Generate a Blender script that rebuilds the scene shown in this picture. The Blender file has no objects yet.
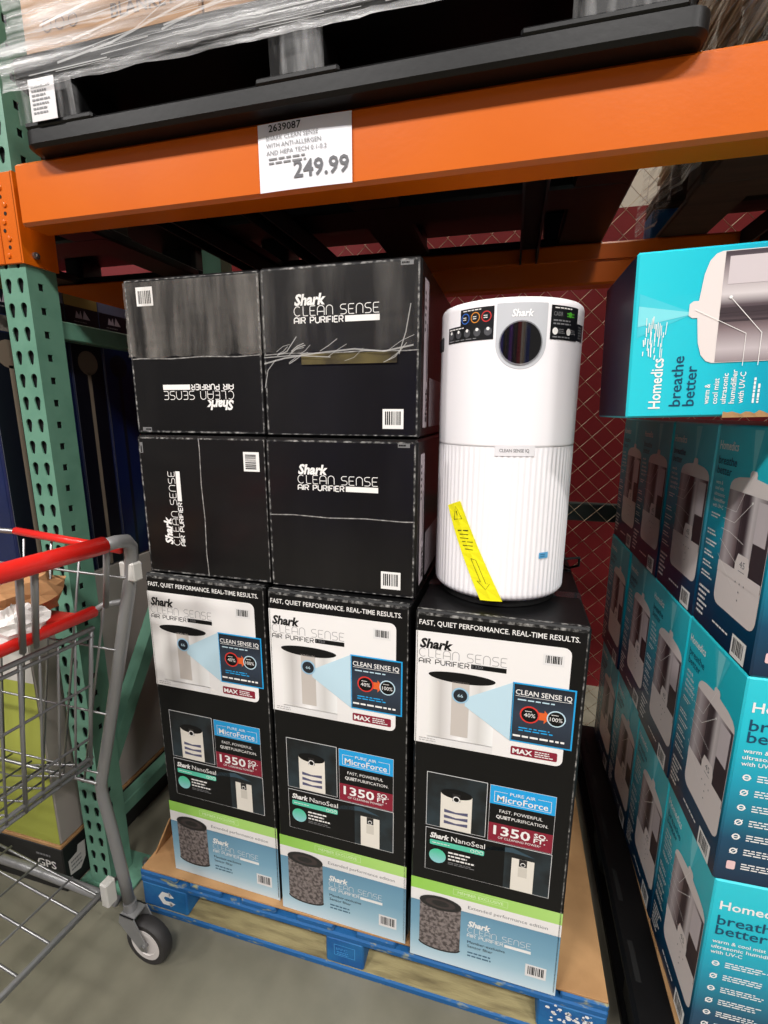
import bpy, math, random
from mathutils import Vector, Matrix
R = math.radians
rnd = random.Random(7)
scene = bpy.context.scene
col = scene.collection

# ------------------------------------------------------------------ camera
cam_d = bpy.data.cameras.new('camera'); cam = bpy.data.objects.new('camera', cam_d); col.objects.link(cam)
cam_d.sensor_fit = 'VERTICAL'; cam_d.sensor_height = 36; cam_d.lens = 475 / 1024 * 36
cam_d.clip_start = .02; cam_d.clip_end = 200
def cam_matrix(pitch, yaw, roll, loc):
    a, b, c = R(pitch), R(yaw), R(roll)
    fw = Vector((-math.sin(b) * math.cos(a), math.cos(b) * math.cos(a), -math.sin(a)))
    r0 = Vector((math.cos(b), math.sin(b), 0)); u0 = r0.cross(fw)
    r = r0 * math.cos(c) + u0 * math.sin(c); u = u0 * math.cos(c) - r0 * math.sin(c)
    m = Matrix((r, u, -fw)).transposed().to_4x4(); m.translation = loc
    return m
cam.matrix_world = cam_matrix(11.93, 14.85, .17, (0, 0, 1.40))
scene.camera = cam

# ------------------------------------------------------------------ world, lights, exposure
world = bpy.data.worlds.new('warehouse_air'); scene.world = world; world.use_nodes = True
bg = world.node_tree.nodes['Background']; bg.inputs[0].default_value = (1.0, .95, .90, 1); bg.inputs[1].default_value = .15
def area(name, loc, sx, sy, power, color=(1, .965, .935), rot=(0, 0, 0)):
    l = bpy.data.lights.new(name, 'AREA'); l.shape = 'RECTANGLE'; l.size = sx; l.size_y = sy; l.energy = power; l.color = color
    o = bpy.data.objects.new(name, l); col.objects.link(o); o.location = loc; o.rotation_euler = rot; return o
for i, x in enumerate((-5.2, -1.9, 1.2, 4.6)):
    area('aisle_ceiling_lamp', (x, -2.7, 5.6), 1.3, .4, 235, rot=(R(20), 0, 0))
for i, x in enumerate((-2.4, 1.2)):
    area('back_wall_fill_light', (x, 1.7, 6.4), 1.3, .4, 190)  # fill lights added above the rack to brighten the back wall
vs = scene.view_settings
vs.view_transform = 'Standard'; vs.look = 'None'; vs.gamma = 1; vs.exposure = 0.0; vs.use_curve_mapping = False

# ------------------------------------------------------------------ helpers
def lin(c):
    return tuple(((v / 255) / 12.92 if v / 255 <= .04045 else ((v / 255 + .055) / 1.055) ** 2.4) for v in c) + (1,)
MATS = {}
def M(name, rgb, rough=.5, metal=0, spec=.5, var=None, bump=None, coat=0, alpha=1, noise_dim=None, emit=None):
    if name in MATS: return MATS[name]
    m = bpy.data.materials.new(name); m.use_nodes = True; MATS[name] = m
    nt = m.node_tree; b = nt.nodes['Principled BSDF']
    b.inputs['Base Color'].default_value = lin(rgb); b.inputs['Roughness'].default_value = rough
    b.inputs['Metallic'].default_value = metal; b.inputs['Specular IOR Level'].default_value = spec
    b.inputs['Coat Weight'].default_value = coat; b.inputs['Coat Roughness'].default_value = .12
    b.inputs['Alpha'].default_value = alpha
    tc = None
    if var or bump:
        tc = nt.nodes.new('ShaderNodeTexCoord')
    if var:   # (scale, other colour, low, high[, stretch])
        n = nt.nodes.new('ShaderNodeTexNoise'); n.inputs['Scale'].default_value = var[0]; n.inputs['Detail'].default_value = 6
        src = tc.outputs['Object']
        if len(var) > 4:
            mp = nt.nodes.new('ShaderNodeMapping'); mp.inputs['Scale'].default_value = var[4]; nt.links.new(src, mp.inputs[0]); src = mp.outputs[0]
        nt.links.new(src, n.inputs['Vector'])
        r = nt.nodes.new('ShaderNodeValToRGB'); r.color_ramp.elements[0].position = var[2]; r.color_ramp.elements[1].position = var[3]
        r.color_ramp.elements[0].color = lin(rgb); r.color_ramp.elements[1].color = lin(var[1])
        nt.links.new(n.outputs['Fac'], r.inputs[0]); nt.links.new(r.outputs[0], b.inputs['Base Color'])
    if bump:  # (scale, strength[, stretch])
        n = nt.nodes.new('ShaderNodeTexNoise'); n.inputs['Scale'].default_value = bump[0]; n.inputs['Detail'].default_value = 5
        src = tc.outputs['Object']
        if len(bump) > 2:
            mp = nt.nodes.new('ShaderNodeMapping'); mp.inputs['Scale'].default_value = bump[2]; nt.links.new(src, mp.inputs[0]); src = mp.outputs[0]
        nt.links.new(src, n.inputs['Vector'])
        bn = nt.nodes.new('ShaderNodeBump'); bn.inputs['Strength'].default_value = bump[1]; bn.inputs['Distance'].default_value = .004
        nt.links.new(n.outputs['Fac'], bn.inputs['Height']); nt.links.new(bn.outputs[0], b.inputs['Normal'])
    return m
def gradient(name, stops, axis=2, lo=0, hi=1, rough=.35, coat=0):
    """printed colour gradient along a local axis"""
    if name in MATS: return MATS[name]
    m = bpy.data.materials.new(name); m.use_nodes = True; MATS[name] = m
    nt = m.node_tree; b = nt.nodes['Principled BSDF']; b.inputs['Roughness'].default_value = rough; b.inputs['Coat Weight'].default_value = coat
    tc = nt.nodes.new('ShaderNodeTexCoord'); sp = nt.nodes.new('ShaderNodeSeparateXYZ'); nt.links.new(tc.outputs['Object'], sp.inputs[0])
    mr = nt.nodes.new('ShaderNodeMapRange'); mr.inputs['From Min'].default_value = lo; mr.inputs['From Max'].default_value = hi
    nt.links.new(sp.outputs[axis], mr.inputs[0])
    r = nt.nodes.new('ShaderNodeValToRGB')
    while len(r.color_ramp.elements) < len(stops): r.color_ramp.elements.new(.5)
    for e, (p, c) in zip(r.color_ramp.elements, stops): e.position = p; e.color = lin(c)
    nt.links.new(mr.outputs[0], r.inputs[0]); nt.links.new(r.outputs[0], b.inputs['Base Color'])
    return m
def film_material(name, scale, stretch, lo, hi, amax, tint=(225, 225, 225)):
    """clear stretch film: whitish crinkle and painted light sheen over transparency"""
    m = bpy.data.materials.new(name); m.use_nodes = True; MATS[name] = m
    nt = m.node_tree; b = nt.nodes['Principled BSDF']; b.inputs['Base Color'].default_value = lin(tint); b.inputs['Roughness'].default_value = .18
    b.inputs['Specular IOR Level'].default_value = .7
    tc = nt.nodes.new('ShaderNodeTexCoord'); mp = nt.nodes.new('ShaderNodeMapping'); mp.inputs['Scale'].default_value = stretch
    nt.links.new(tc.outputs['Object'], mp.inputs[0])
    n = nt.nodes.new('ShaderNodeTexNoise'); n.inputs['Scale'].default_value = scale; n.inputs['Detail'].default_value = 6; nt.links.new(mp.outputs[0], n.inputs['Vector'])
    mr = nt.nodes.new('ShaderNodeMapRange'); mr.inputs['From Min'].default_value = lo; mr.inputs['From Max'].default_value = hi
    mr.inputs['To Min'].default_value = .03; mr.inputs['To Max'].default_value = amax
    nt.links.new(n.outputs['Fac'], mr.inputs[0]); nt.links.new(mr.outputs[0], b.inputs['Alpha'])
    bn = nt.nodes.new('ShaderNodeBump'); bn.inputs['Strength'].default_value = .8; bn.inputs['Distance'].default_value = .006
    nt.links.new(n.outputs['Fac'], bn.inputs['Height']); nt.links.new(bn.outputs[0], b.inputs['Normal'])
    return m

def tag(o, label=None, cat=None, group=None, kind=None):
    if label: o['label'] = label
    if cat: o['category'] = cat
    if group: o['group'] = group
    if kind: o['kind'] = kind
    return o
def empty(name, loc=(0, 0, 0), rot=(0, 0, 0)):
    o = bpy.data.objects.new(name, None); col.objects.link(o); o.location = loc; o.rotation_euler = rot
    o.empty_display_size = .05; return o
def thing(name, label, cat, loc=(0, 0, 0), rot=(0, 0, 0), group=None):
    return tag(empty(name, loc, rot), label, cat, group)
def copy_tree(o, parent=None):
    c = o.copy(); col.objects.link(c)
    if parent: inv = o.matrix_parent_inverse.copy(); c.parent = parent; c.matrix_parent_inverse = inv
    for ch in o.children: copy_tree(ch, c)
    return c

class MB:
    def __init__(s): s.v = []; s.f = []; s.m = []; s.mats = []
    def mi(s, mat):
        if mat not in s.mats: s.mats.append(mat)
        return s.mats.index(mat)
    def add(s, vs, fs, mat):
        b = len(s.v); s.v += [tuple(p) for p in vs]; i = s.mi(mat)
        for f in fs: s.f.append(tuple(b + k for k in f)); s.m.append(i)
    def box(s, x0, x1, y0, y1, z0, z1, mat, mtx=None):
        v = [Vector((x, y, z)) for z in (z0, z1) for y in (y0, y1) for x in (x0, x1)]
        if mtx: v = [mtx @ p for p in v]
        s.add(v, [(0, 2, 3, 1), (4, 5, 7, 6), (0, 1, 5, 4), (2, 6, 7, 3), (0, 4, 6, 2), (1, 3, 7, 5)], mat)
    def bbox(s, x0, x1, y0, y1, z0, z1, mat, c=.004):
        """box with chamfered edges: 24 verts"""
        X = (x0, x1); Y = (y0, y1); Z = (z0, z1); v = []; idx = {}
        for i in (0, 1):
            for j in (0, 1):
                for k in (0, 1):
                    dx, dy, dz = (c, -c)[i], (c, -c)[j], (c, -c)[k]
                    for ax in range(3):
                        idx[i, j, k, ax] = len(v)
                        v.append((X[i] + (0 if ax == 0 else dx), Y[j] + (0 if ax == 1 else dy), Z[k] + (0 if ax == 2 else dz)))
        f = []
        for ax in range(3):
            for side in (0, 1):
                q = [(0, 0), (1, 0), (1, 1), (0, 1)]
                ks = []
                for a, b in q:
                    k = [0, 0, 0]; k[ax] = side; k[(ax + 1) % 3] = a; k[(ax + 2) % 3] = b; ks.append(idx[k[0], k[1], k[2], ax])
                f.append(tuple(ks if side else ks[::-1]))
        for ax in range(3):      # edges along ax
            b1, b2 = (ax + 1) % 3, (ax + 2) % 3
            for p in (0, 1):
                for q in (0, 1):
                    k0 = [0, 0, 0]; k0[b1] = p; k0[b2] = q; k1 = list(k0); k1[ax] = 1
                    quad = [idx[tuple(k0) + (b1,)], idx[tuple(k1) + (b1,)], idx[tuple(k1) + (b2,)], idx[tuple(k0) + (b2,)]]
                    f.append(tuple(quad if (p == q) == True else quad[::-1]))
        for i in (0, 1):
            for j in (0, 1):
                for k in (0, 1):
                    t = [idx[i, j, k, 0], idx[i, j, k, 1], idx[i, j, k, 2]]
                    f.append(tuple(t if (i + j + k) % 2 else t[::-1]))
        s.add(v, f, mat)
    def tube(s, pts, r, mat, n=8, caps=True, closed=False):
        pts = [Vector(p) for p in pts]; rr = r if isinstance(r, (list, tuple)) else [r] * len(pts)
        rings = []; up = None
        for i, p in enumerate(pts):
            a = pts[max(i - 1, 0)]; b = pts[min(i + 1, len(pts) - 1)]
            if closed: a = pts[i - 1]; b = pts[(i + 1) % len(pts)]
            d = (b - a).normalized()
            if up is None:
                up = Vector((0, 0, 1)) if abs(d.z) < .9 else Vector((1, 0, 0))
            x = d.cross(up).normalized(); up = x.cross(d).normalized()
            rings.append([p + (x * math.cos(2 * math.pi * k / n) + up * math.sin(2 * math.pi * k / n)) * rr[i] for k in range(n)])
        v = [q for ring in rings for q in ring]; f = []
        m = len(rings)
        for i in range(m if closed else m - 1):
            j = (i + 1) % m
            for k in range(n):
                f.append((i * n + k, i * n + (k + 1) % n, j * n + (k + 1) % n, j * n + k))
        if caps and not closed:
            f.append(tuple(range(n))[::-1]); f.append(tuple((m - 1) * n + k for k in range(n)))
        s.add(v, f, mat)
    def lathe(s, prof, mat, c=(0, 0, 0), n=32, axis='z', cap=True):
        v = []; f = []; m = len(prof)
        for r, z in prof:
            for k in range(n):
                a = 2 * math.pi * k / n; x, y = r * math.cos(a), r * math.sin(a)
                p = (x, y, z) if axis == 'z' else ((z, x, y) if axis == 'x' else (y, z, x))
                v.append(tuple(c[i] + p[i] for i in range(3)))
        for i in range(m - 1):
            for k in range(n):
                f.append((i * n + k, i * n + (k + 1) % n, (i + 1) * n + (k + 1) % n, (i + 1) * n + k))
        if cap:
            f.append(tuple(range(n))[::-1]); f.append(tuple((m - 1) * n + k for k in range(n)))
        s.add(v, f, mat)
    def prism(s, pts, d, mat, o=(0, 0, 0), ux=(1, 0, 0), uy=(0, 0, 1)):
        """2-D outline (counter-clockwise as seen against the normal) extruded by d along -normal"""
        o = Vector(o); ux = Vector(ux); uy = Vector(uy); nn = ux.cross(uy)
        a = [o + ux * p[0] + uy * p[1] for p in pts]; b = [p - nn * d for p in a]; n = len(a)
        s.add(a + b, [tuple(range(n)), tuple(range(2 * n - 1, n - 1, -1))] + [(i, n + i, n + (i + 1) % n, (i + 1) % n) for i in range(n)], mat)
    def build(s, name, parent=None, smooth=False, loc=None, world=False):
        me = bpy.data.meshes.new(name); me.from_pydata(s.v, [], s.f)
        for m in s.mats: me.materials.append(m)
        me.polygons.foreach_set('material_index', s.m)
        if smooth: me.polygons.foreach_set('use_smooth', [True] * len(me.polygons))
        me.update()
        o = bpy.data.objects.new(name, me); col.objects.link(o)
        if loc: o.location = loc
        if parent:
            o.parent = parent
            if world: o.matrix_parent_inverse = (Matrix.Translation(parent.location) @ parent.rotation_euler.to_matrix().to_4x4()).inverted()
        return o
def shade_auto(o, ang=40):
    me = o.data; me.polygons.foreach_set('use_smooth', [True] * len(me.polygons))
    try: me.set_sharp_from_angle(angle=R(ang))
    except Exception: pass
    return o
def struct(name, mb): return tag(mb.build(name), kind='structure')

# ---------------- lettering: font glyphs and a thin rounded stroke alphabet
GC = {}
def glyphs(body, off=0., shear=0., space=1.):
    key = (body, off, shear, space)
    if key in GC: return GC[key]
    c = bpy.data.curves.new('t', 'FONT'); c.body = body; c.offset = off; c.shear = shear; c.resolution_u = 2; c.space_character = space
    o = bpy.data.objects.new('t', c); col.objects.link(o); bpy.context.view_layer.update()
    me = o.evaluated_get(bpy.context.evaluated_depsgraph_get()).to_mesh()
    vs_ = [(v.co.x, v.co.y) for v in me.vertices]; fs_ = [tuple(p.vertices) for p in me.polygons]
    o.evaluated_get(bpy.context.evaluated_depsgraph_get()).to_mesh_clear()
    bpy.data.objects.remove(o); bpy.data.curves.remove(c)
    x0 = min(v[0] for v in vs_); x1 = max(v[0] for v in vs_)
    GC[key] = ([(v[0] - x0, v[1]) for v in vs_], fs_, x1 - x0)
    return GC[key]
def arcp(cx, cy, rx, ry, a0, a1, n=6):
    return [(cx + rx * math.cos(R(a0 + (a1 - a0) * i / n)), cy + ry * math.sin(R(a0 + (a1 - a0) * i / n))) for i in range(n + 1)]
SF = {'C': (.8, [arcp(.4, .5, .4, .5, 50, 310, 10)]), 'L': (.55, [[(0, 1), (0, .15)] + arcp(.15, .15, .15, .15, 180, 270, 3) + [(.55, 0)]]),
      'E': (.6, [[(.6, 1), (.15, 1)] + arcp(.15, .85, .15, .15, 90, 180, 3) + arcp(.15, .15, .15, .15, 180, 270, 3) + [(.6, 0)], [(0, .5), (.5, .5)]]),
      'A': (.75, [[(0, 0), (0, .65)] + arcp(.375, .65, .375, .35, 180, 0, 8) + [(.75, 0)], [(0, .38), (.75, .38)]]),
      'N': (.7, [[(0, 0), (0, .65)] + arcp(.35, .65, .35, .35, 180, 0, 8) + [(.7, 0)]]),
      'S': (.65, [[(.62, 1), (.25, 1)] + arcp(.25, .75, .25, .25, 90, 270, 6) + arcp(.4, .25, .25, .25, 90, -90, 6) + [(0, 0)]]),
      'I': (.05, [[(.02, 0), (.02, 1)]]), 'R': (.65, [[(0, 0), (0, 1), (.4, 1)] + arcp(.4, .74, .25, .26, 90, -90, 6) + [(0, .48)], [(.35, .48), (.65, 0)]]),
      'P': (.65, [[(0, 0), (0, 1), (.4, 1)] + arcp(.4, .72, .25, .28, 90, -90, 6) + [(0, .44)]]), 'F': (.55, [[(0, 0), (0, 1), (.55, 1)], [(0, .5), (.45, .5)]]),
      'U': (.7, [[(0, 1), (0, .35)] + arcp(.35, .35, .35, .35, 180, 360, 8) + [(.7, 1)]]), ' ': (.4, [])}

class Print:
    """flat print laid on a face: f(s, t, h) -> point, h = height above the face"""
    def __init__(s, f): s.f = f; s.mb = MB()
    @staticmethod
    def plane(o, ux, uy):
        o = Vector(o); ux = Vector(ux); uy = Vector(uy); n = ux.cross(uy)
        return Print(lambda a, b, h: o + ux * a + uy * b + n * h)
    def H(s, l): return .0004 + .0003 * l
    def poly(s, pts, mat, l=0): s.mb.add([s.f(a, b, s.H(l)) for a, b in pts], [tuple(range(len(pts)))], mat)
    def rect(s, a0, b0, a1, b1, mat, l=0, nx=1):
        v = []; f = []
        for i in range(nx + 1):
            a = a0 + (a1 - a0) * i / nx; v += [s.f(a, b0, s.H(l)), s.f(a, b1, s.H(l))]
        for i in range(nx): f.append((2 * i, 2 * i + 2, 2 * i + 3, 2 * i + 1))
        s.mb.add(v, f, mat)
    def rrect(s, a0, b0, a1, b1, r, mat, l=0, corners=(1, 1, 1, 1)):
        p = []
        for k, (x, y, st) in enumerate(((a1 - r, b1 - r, 0), (a0 + r, b1 - r, 90), (a0 + r, b0 + r, 180), (a1 - r, b0 + r, 270))):
            p += arcp(x, y, r, r, st, st + 90, 4) if corners[k] else [((a1, a0, a0, a1)[k], (b1, b1, b0, b0)[k])]
        s.poly(p, mat, l)
    def frame(s, a0, b0, a1, b1, w, mat, l=0):
        s.rect(a0, b0, a1, b0 + w, mat, l); s.rect(a0, b1 - w, a1, b1, mat, l); s.rect(a0, b0 + w, a0 + w, b1 - w, mat, l); s.rect(a1 - w, b0 + w, a1, b1 - w, mat, l)
    def disc(s, a, b, r, mat, l=0, n=20, ry=None): s.poly([(a + r * math.cos(2 * math.pi * k / n), b + (ry or r) * math.sin(2 * math.pi * k / n)) for k in range(n)], mat, l)
    def ring(s, a, b, r0, r1, mat, l=0, n=24):
        v = []; f = []
        for k in range(n):
            c, d = math.cos(2 * math.pi * k / n), math.sin(2 * math.pi * k / n); v += [s.f(a + r0 * c, b + r0 * d, s.H(l)), s.f(a + r1 * c, b + r1 * d, s.H(l))]
        for k in range(n): j = (k + 1) % n; f.append((2 * k, 2 * k + 1, 2 * j + 1, 2 * j))
        s.mb.add(v, f, mat)
    def line(s, pts, w, mat, l=0):
        n = len(pts); v = []
        for i, p in enumerate(pts):
            a = pts[max(i - 1, 0)]; b = pts[min(i + 1, n - 1)]; dx, dy = b[0] - a[0], b[1] - a[1]; q = math.hypot(dx, dy) or 1
            nx, ny = -dy / q * w / 2, dx / q * w / 2; v += [s.f(p[0] + nx, p[1] + ny, s.H(l)), s.f(p[0] - nx, p[1] - ny, s.H(l))]
        s.mb.add(v, [(2 * i, 2 * i + 1, 2 * i + 3, 2 * i + 2) for i in range(n - 1)], mat)
    def text(s, body, a, b, mat, h=.01, w=None, l=1, off=0., shear=0., rot=0, space=1.):
        v, f, gw = glyphs(body, off, shear, space); ky = h / .70; kx = (w / gw) if w else ky
        c, d = math.cos(R(rot)), math.sin(R(rot)); q = [(x * kx, y * ky) for x, y in v]
        s.mb.add([s.f(a + x * c - y * d, b + x * d + y * c, s.H(l)) for x, y in q], f, mat)
    def strokes(s, body, a, b, mat, h, w, sw, l=1, gap=.22):
        tot = sum(SF[c][0] + gap for c in body) - gap; k = w / tot; x = 0
        for c in body:
            for st in SF[c][1]: s.line([(a + (x + p[0]) * k, b + p[1] * h) for p in st], sw, mat, l)
            x += SF[c][0] + gap
    def barcode(s, a0, b0, a1, b1, white, black, l=0, seed=1, bars=True, horiz=False):
        s.rect(a0, b0, a1, b1, white, l); rr = random.Random(seed); m = .12
        if horiz: lo, hi = b0, b1
        else: lo, hi = a0, a1
        L = hi - lo; x = lo + m * L
        while x < hi - m * L:
            w = L * rr.choice((.025, .04, .06)); e = min(x + w, hi - m * L)
            if horiz: s.rect(a0 + .12 * (a1 - a0), x, a1 - .12 * (a1 - a0), e, black, l + 1)
            else: s.rect(x, b0 + .2 * (b1 - b0), e, b1 - .12 * (b1 - b0), black, l + 1)
            x += w + L * rr.choice((.02, .035, .05))
    def smear(s, a0, b0, a1, b1, rows, mat, l=1, seed=0):
        """lines of copy too small to read"""
        rr = random.Random(seed); rh = (b1 - b0) / rows
        for i in range(rows):
            x = a0; e = a1 - rr.random() * .35 * (a1 - a0)
            while x < e:
                w = (a1 - a0) * rr.uniform(.06, .2); s.rect(x, b1 - (i + .75) * rh, min(x + w, e), b1 - (i + .3) * rh, mat, l); x += w + (a1 - a0) * .03
    def build(s, name, parent, **k): return s.mb.build(name, parent, **k)

WHITE = M('white_ink', (236, 234, 230), .45); BLACKINK = M('black_ink', (9, 9, 10), .45, spec=.3); GREYINK = M('grey_ink', (120, 120, 122), .5)
CARD = M('brown_cardboard', (184, 142, 96), .85, var=(9, (160, 120, 78), .4, .7), bump=(60, .1))
BLACKPLASTIC = M('black_plastic', (7, 7, 8), .45, spec=.3, bump=(90, .05))
CHROME = M('dull_zinc', (150, 150, 150), .38, metal=.85)
GREYPAINT = M('grey_cart_paint', (136, 136, 136), .4, metal=.35)
GREEN = M('green_rack_paint', (98, 142, 121), .42, var=(14, (84, 128, 108), .45, .75), bump=(160, .06))
ORANGE = M('orange_rack_paint', (206, 98, 10), .26, var=(3, (198, 90, 9), .4, .7), bump=(120, .03), coat=.2)
ORANGE_SHADE = M('orange_beam_shade_side', (222, 92, 24), .4)  # orange variant for the beam's shaded side, assigned nowhere
DARKSTEEL_SLOTSHADE = M('dark_steel_slot_shade', (30, 31, 32), .6, metal=.3)  # steel of the support bars; also stands in for shade inside post slots

# ================================================================== setting
f = MB(); f.box(-9, 9, -7, 7, -.1, 0, M('polished_concrete', (126, 122, 106), .42, var=(6, (100, 98, 84), .32, .74), bump=(30, .05)))
struct('floor', f)
w = MB(); w.box(-9, 9, 2.45, 2.6, 0, 2.26, M('red_wall_paint', (128, 14, 24), .6)); w.box(-9, 9, 2.45, 2.6, 2.26, 8, M('white_wall_paint', (226, 222, 210), .7))
struct('wall_back', w)

# ================================================================== rack
PX0, PX1, PY0, PY1 = -1.153, -1.077, .912, .988       # front post
BZ0, BZ1 = 1.784, 1.903
def cell(mb, o, ux, uy, w, h, hole, mat, depth=.003, dark=None):
    """rectangular sheet cell with a punched hole: outline ring bridged to the hole ring"""
    o = Vector(o); ux = Vector(ux); uy = Vector(uy); nn = ux.cross(uy)
    n = len(hole); outer = []; hx = sum(p[0] for p in hole) / n; hy = sum(p[1] for p in hole) / n
    for (x, y) in hole:
        a = math.atan2(y - hy, x - hx); ca, sa = math.cos(a), math.sin(a)
        k = min(((w - hx) if ca > 0 else hx) / abs(ca) if abs(ca) > 1e-6 else 9, ((h - hy) if sa > 0 else hy) / abs(sa) if abs(sa) > 1e-6 else 9)
        outer.append((hx + ca * k, hy + sa * k))
    v = [o + ux * x + uy * y for x, y in outer] + [o + ux * x + uy * y for x, y in hole] + [o + ux * x + uy * y - nn * depth for x, y in hole]
    fs = [(i, (i + 1) % n, n + (i + 1) % n, n + i) for i in range(n)] + [(n + i, n + (i + 1) % n, 2 * n + (i + 1) % n, 2 * n + i) for i in range(n)]
    # corner fillers
    b = len(v); v += [o, o + ux * w, o + ux * w + uy * h, o + uy * h]
    cs = [(0, 0), (w, 0), (w, h), (0, h)]
    for i in range(n):
        p, q = outer[i], outer[(i + 1) % n]
        if abs(p[0] - q[0]) > 1e-6 and abs(p[1] - q[1]) > 1e-6:
            for k, c in enumerate(cs):
                if (abs(c[0] - p[0]) < 1e-6 or abs(c[1] - p[1]) < 1e-6) and (abs(c[0] - q[0]) < 1e-6 or abs(c[1] - q[1]) < 1e-6):
                    fs.append((i, b + k, (i + 1) % n))
    mb.add(v, fs, mat)
def teardrop(w, h):
    cx, cy = w / 2, h * .60; p = []
    up = arcp(cx, cy, .0092, .0100, -20, 200, 9); lo = arcp(cx, h * .24, .0050, .0042, 200, 340, 4)
    return up + lo
def post(mb, x0, x1, y0, y1, z1, pitch=.0508 * 1.031, z0=.03, teeth=True):
    n = int((z1 - z0) / pitch); hw = (x1 - x0) / 2
    for i in range(n):
        z = z0 + i * pitch
        for c in (0, 1):
            cell(mb, (x0 + c * hw, y0, z), (1, 0, 0), (0, 0, 1), hw, pitch, [(x + (.0005 if c == 0 else -.002), y) for x, y in teardrop(hw, pitch)], GREEN)
        d = y1 - y0
        cell(mb, (x1, y0, z), (0, 1, 0), (0, 0, 1), d, pitch, [(d * .42 + .0066 * a, pitch * .5 + .0080 * b) for a, b in ((1, 0), (1, .5), (1, 1), (.5, 1), (0, 1), (-.5, 1), (-1, 1), (-1, .5), (-1, 0), (-1, -.5), (-1, -1), (-.5, -1), (0, -1), (.5, -1), (1, -1), (1, -.5))], GREEN)
    zt = z0 + n * pitch
    mb.box(x0 + .008, x1 - .008, y0 + .008, y1 - .008, .03, zt, DARKSTEEL_SLOTSHADE)  # dark core added so the slots look shaded inside
    mb.add([(x0, y0, 0), (x1, y0, 0), (x1, y1, 0), (x0, y1, 0), (x0, y0, z0), (x1, y0, z0), (x1, y1, z0), (x0, y1, z0)],
           [(0, 1, 5, 4), (1, 2, 6, 5)], GREEN)
    mb.add([(x0, y0, 0), (x0, y1, 0), (x0, y1, zt), (x0, y0, zt), (x1, y1, 0), (x1, y1, zt)], [(0, 3, 2, 1), (1, 2, 5, 4)], GREEN)
up = thing('rack_upright', 'green perforated steel rack upright with teardrop slots beside the cart', 'rack upright', (-1.105, .95, 0))
p = MB(); post(p, PX0, PX1, PY0, PY1, 3.3); tag(p.build('front_post', up, world=True))
p = MB(); p.box(PX0, PX1, 1.69, 1.765, 0, 3.3, GREEN); p.build('rear_post', up, world=True)
p = MB(); p.bbox(-1.19, -1.015, .895, 1.03, 0, .008, GREEN, .002); p.build('base_plate', up, world=True)
p = MB(); p.bbox(-1.19, -1.015, 1.66, 1.79, 0, .008, GREEN, .002); p.build('base_plate', up, world=True)
p = MB(); p.lathe([(.011, .008), (.011, .017), (.006, .018), (.006, .028), (.001, .029)], CHROME, (-1.035, 1.0, 0), 12); p.build('anchor_bolt', up, world=True)
for z in (1.596, .19, 2.6):
    p = MB(); p.bbox(-1.135, -1.095, .985, 1.692, z - .022, z + .022, GREEN, .003); p.build('horizontal_brace', up, world=True)
p = MB(); a = Vector((-1.115, .985, .37)); b = Vector((-1.115, 1.69, 1.40)); d = (b - a); L = d.length; ang = math.atan2(d.z, d.y)
mt = Matrix.Translation(a) @ Matrix.Rotation(ang, 4, 'X'); p.box(-.02, .02, 0, L, -.022, .022, GREEN, mt); p.build('diagonal_brace', up, world=True)

def connector(parent, x0, x1, side):
    """angle plate that wraps the post: front leaf with rivets, inner leaf"""
    q = MB(); q.bbox(x0, x1, .905, .911, BZ0 - .062, BZ1 + .002, ORANGE, .0015)
    if side > 0: q.box(x1 - .003, x1 + .003, .905, .992, BZ0 - .062, BZ1 + .002, ORANGE)
    o = q.build('connector_plate', parent, world=True)
    q = MB()
    xm = (x0 + x1) / 2 - .006 * side
    for i in range(5):
        q.lathe([(.0055, 0), (.005, -.0025), (.002, -.003)], ORANGE, (xm + (.004 if i % 2 else -.004), .905, BZ0 - .045 + i * .034), 10, 'y')
    q.build('rivet', o)
    q = MB()
    for i in range(4): q.lathe([(.004, 0), (.004, -.0006)], M('hole_shadow_steel', (20, 14, 10), .9), (xm - .002 + (-.004 if i % 2 else .004), .9048, BZ0 - .028 + i * .034), 10, 'y')
    q.build('slot_hole', o)
    if side > 0:
        q = MB(); q.lathe([(.008, 0), (.008, .005), (.004, .006), (.004, .010)], CHROME, (x1 + .003, .935, BZ0 - .04), 8, 'x'); q.build('safety_bolt', o)
fb = thing('rack_beam', 'wide orange load beam along the front carrying the price sign', 'rack beam', (-.3, .913, BZ0))
q = MB(); q.bbox(-1.036, 2.2, .88, .946, BZ0, BZ1, ORANGE, .006); shade_auto(q.build('beam', fb, world=True), 50)
connector(fb, -1.125, -1.074, 1)
lb = thing('rack_beam', 'orange load beam end leaving the upright to the far left', 'rack beam', (-1.9, .913, BZ0))
q = MB(); q.bbox(-2.9, -1.185, .88, .946, BZ0, BZ1, ORANGE, .006); q.build('beam', lb, world=True); connector(lb, -1.195, -1.128, -1)
rb = thing('rack_beam', 'rear orange load beam in shade behind the white purifier and cartons', 'rack beam', (-.3, 1.71, BZ0))
q = MB(); q.bbox(-1.064, 2.2, 1.683, 1.75, BZ0, BZ1, ORANGE, .006); q.build('beam', rb, world=True)
q = MB(); q.box(-1.064, 2.2, 1.676, 1.683, BZ1 - .05, BZ1 - .044, ORANGE); q.build('lip', rb, world=True)
lr = thing('rack_beam', 'rear orange load beam of the left bay in deep shade', 'rack beam', (-1.9, 1.71, BZ0))
q = MB(); q.bbox(-2.9, -1.156, 1.683, 1.75, BZ0, BZ1, ORANGE, .006); q.build('beam', lr, world=True)
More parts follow.
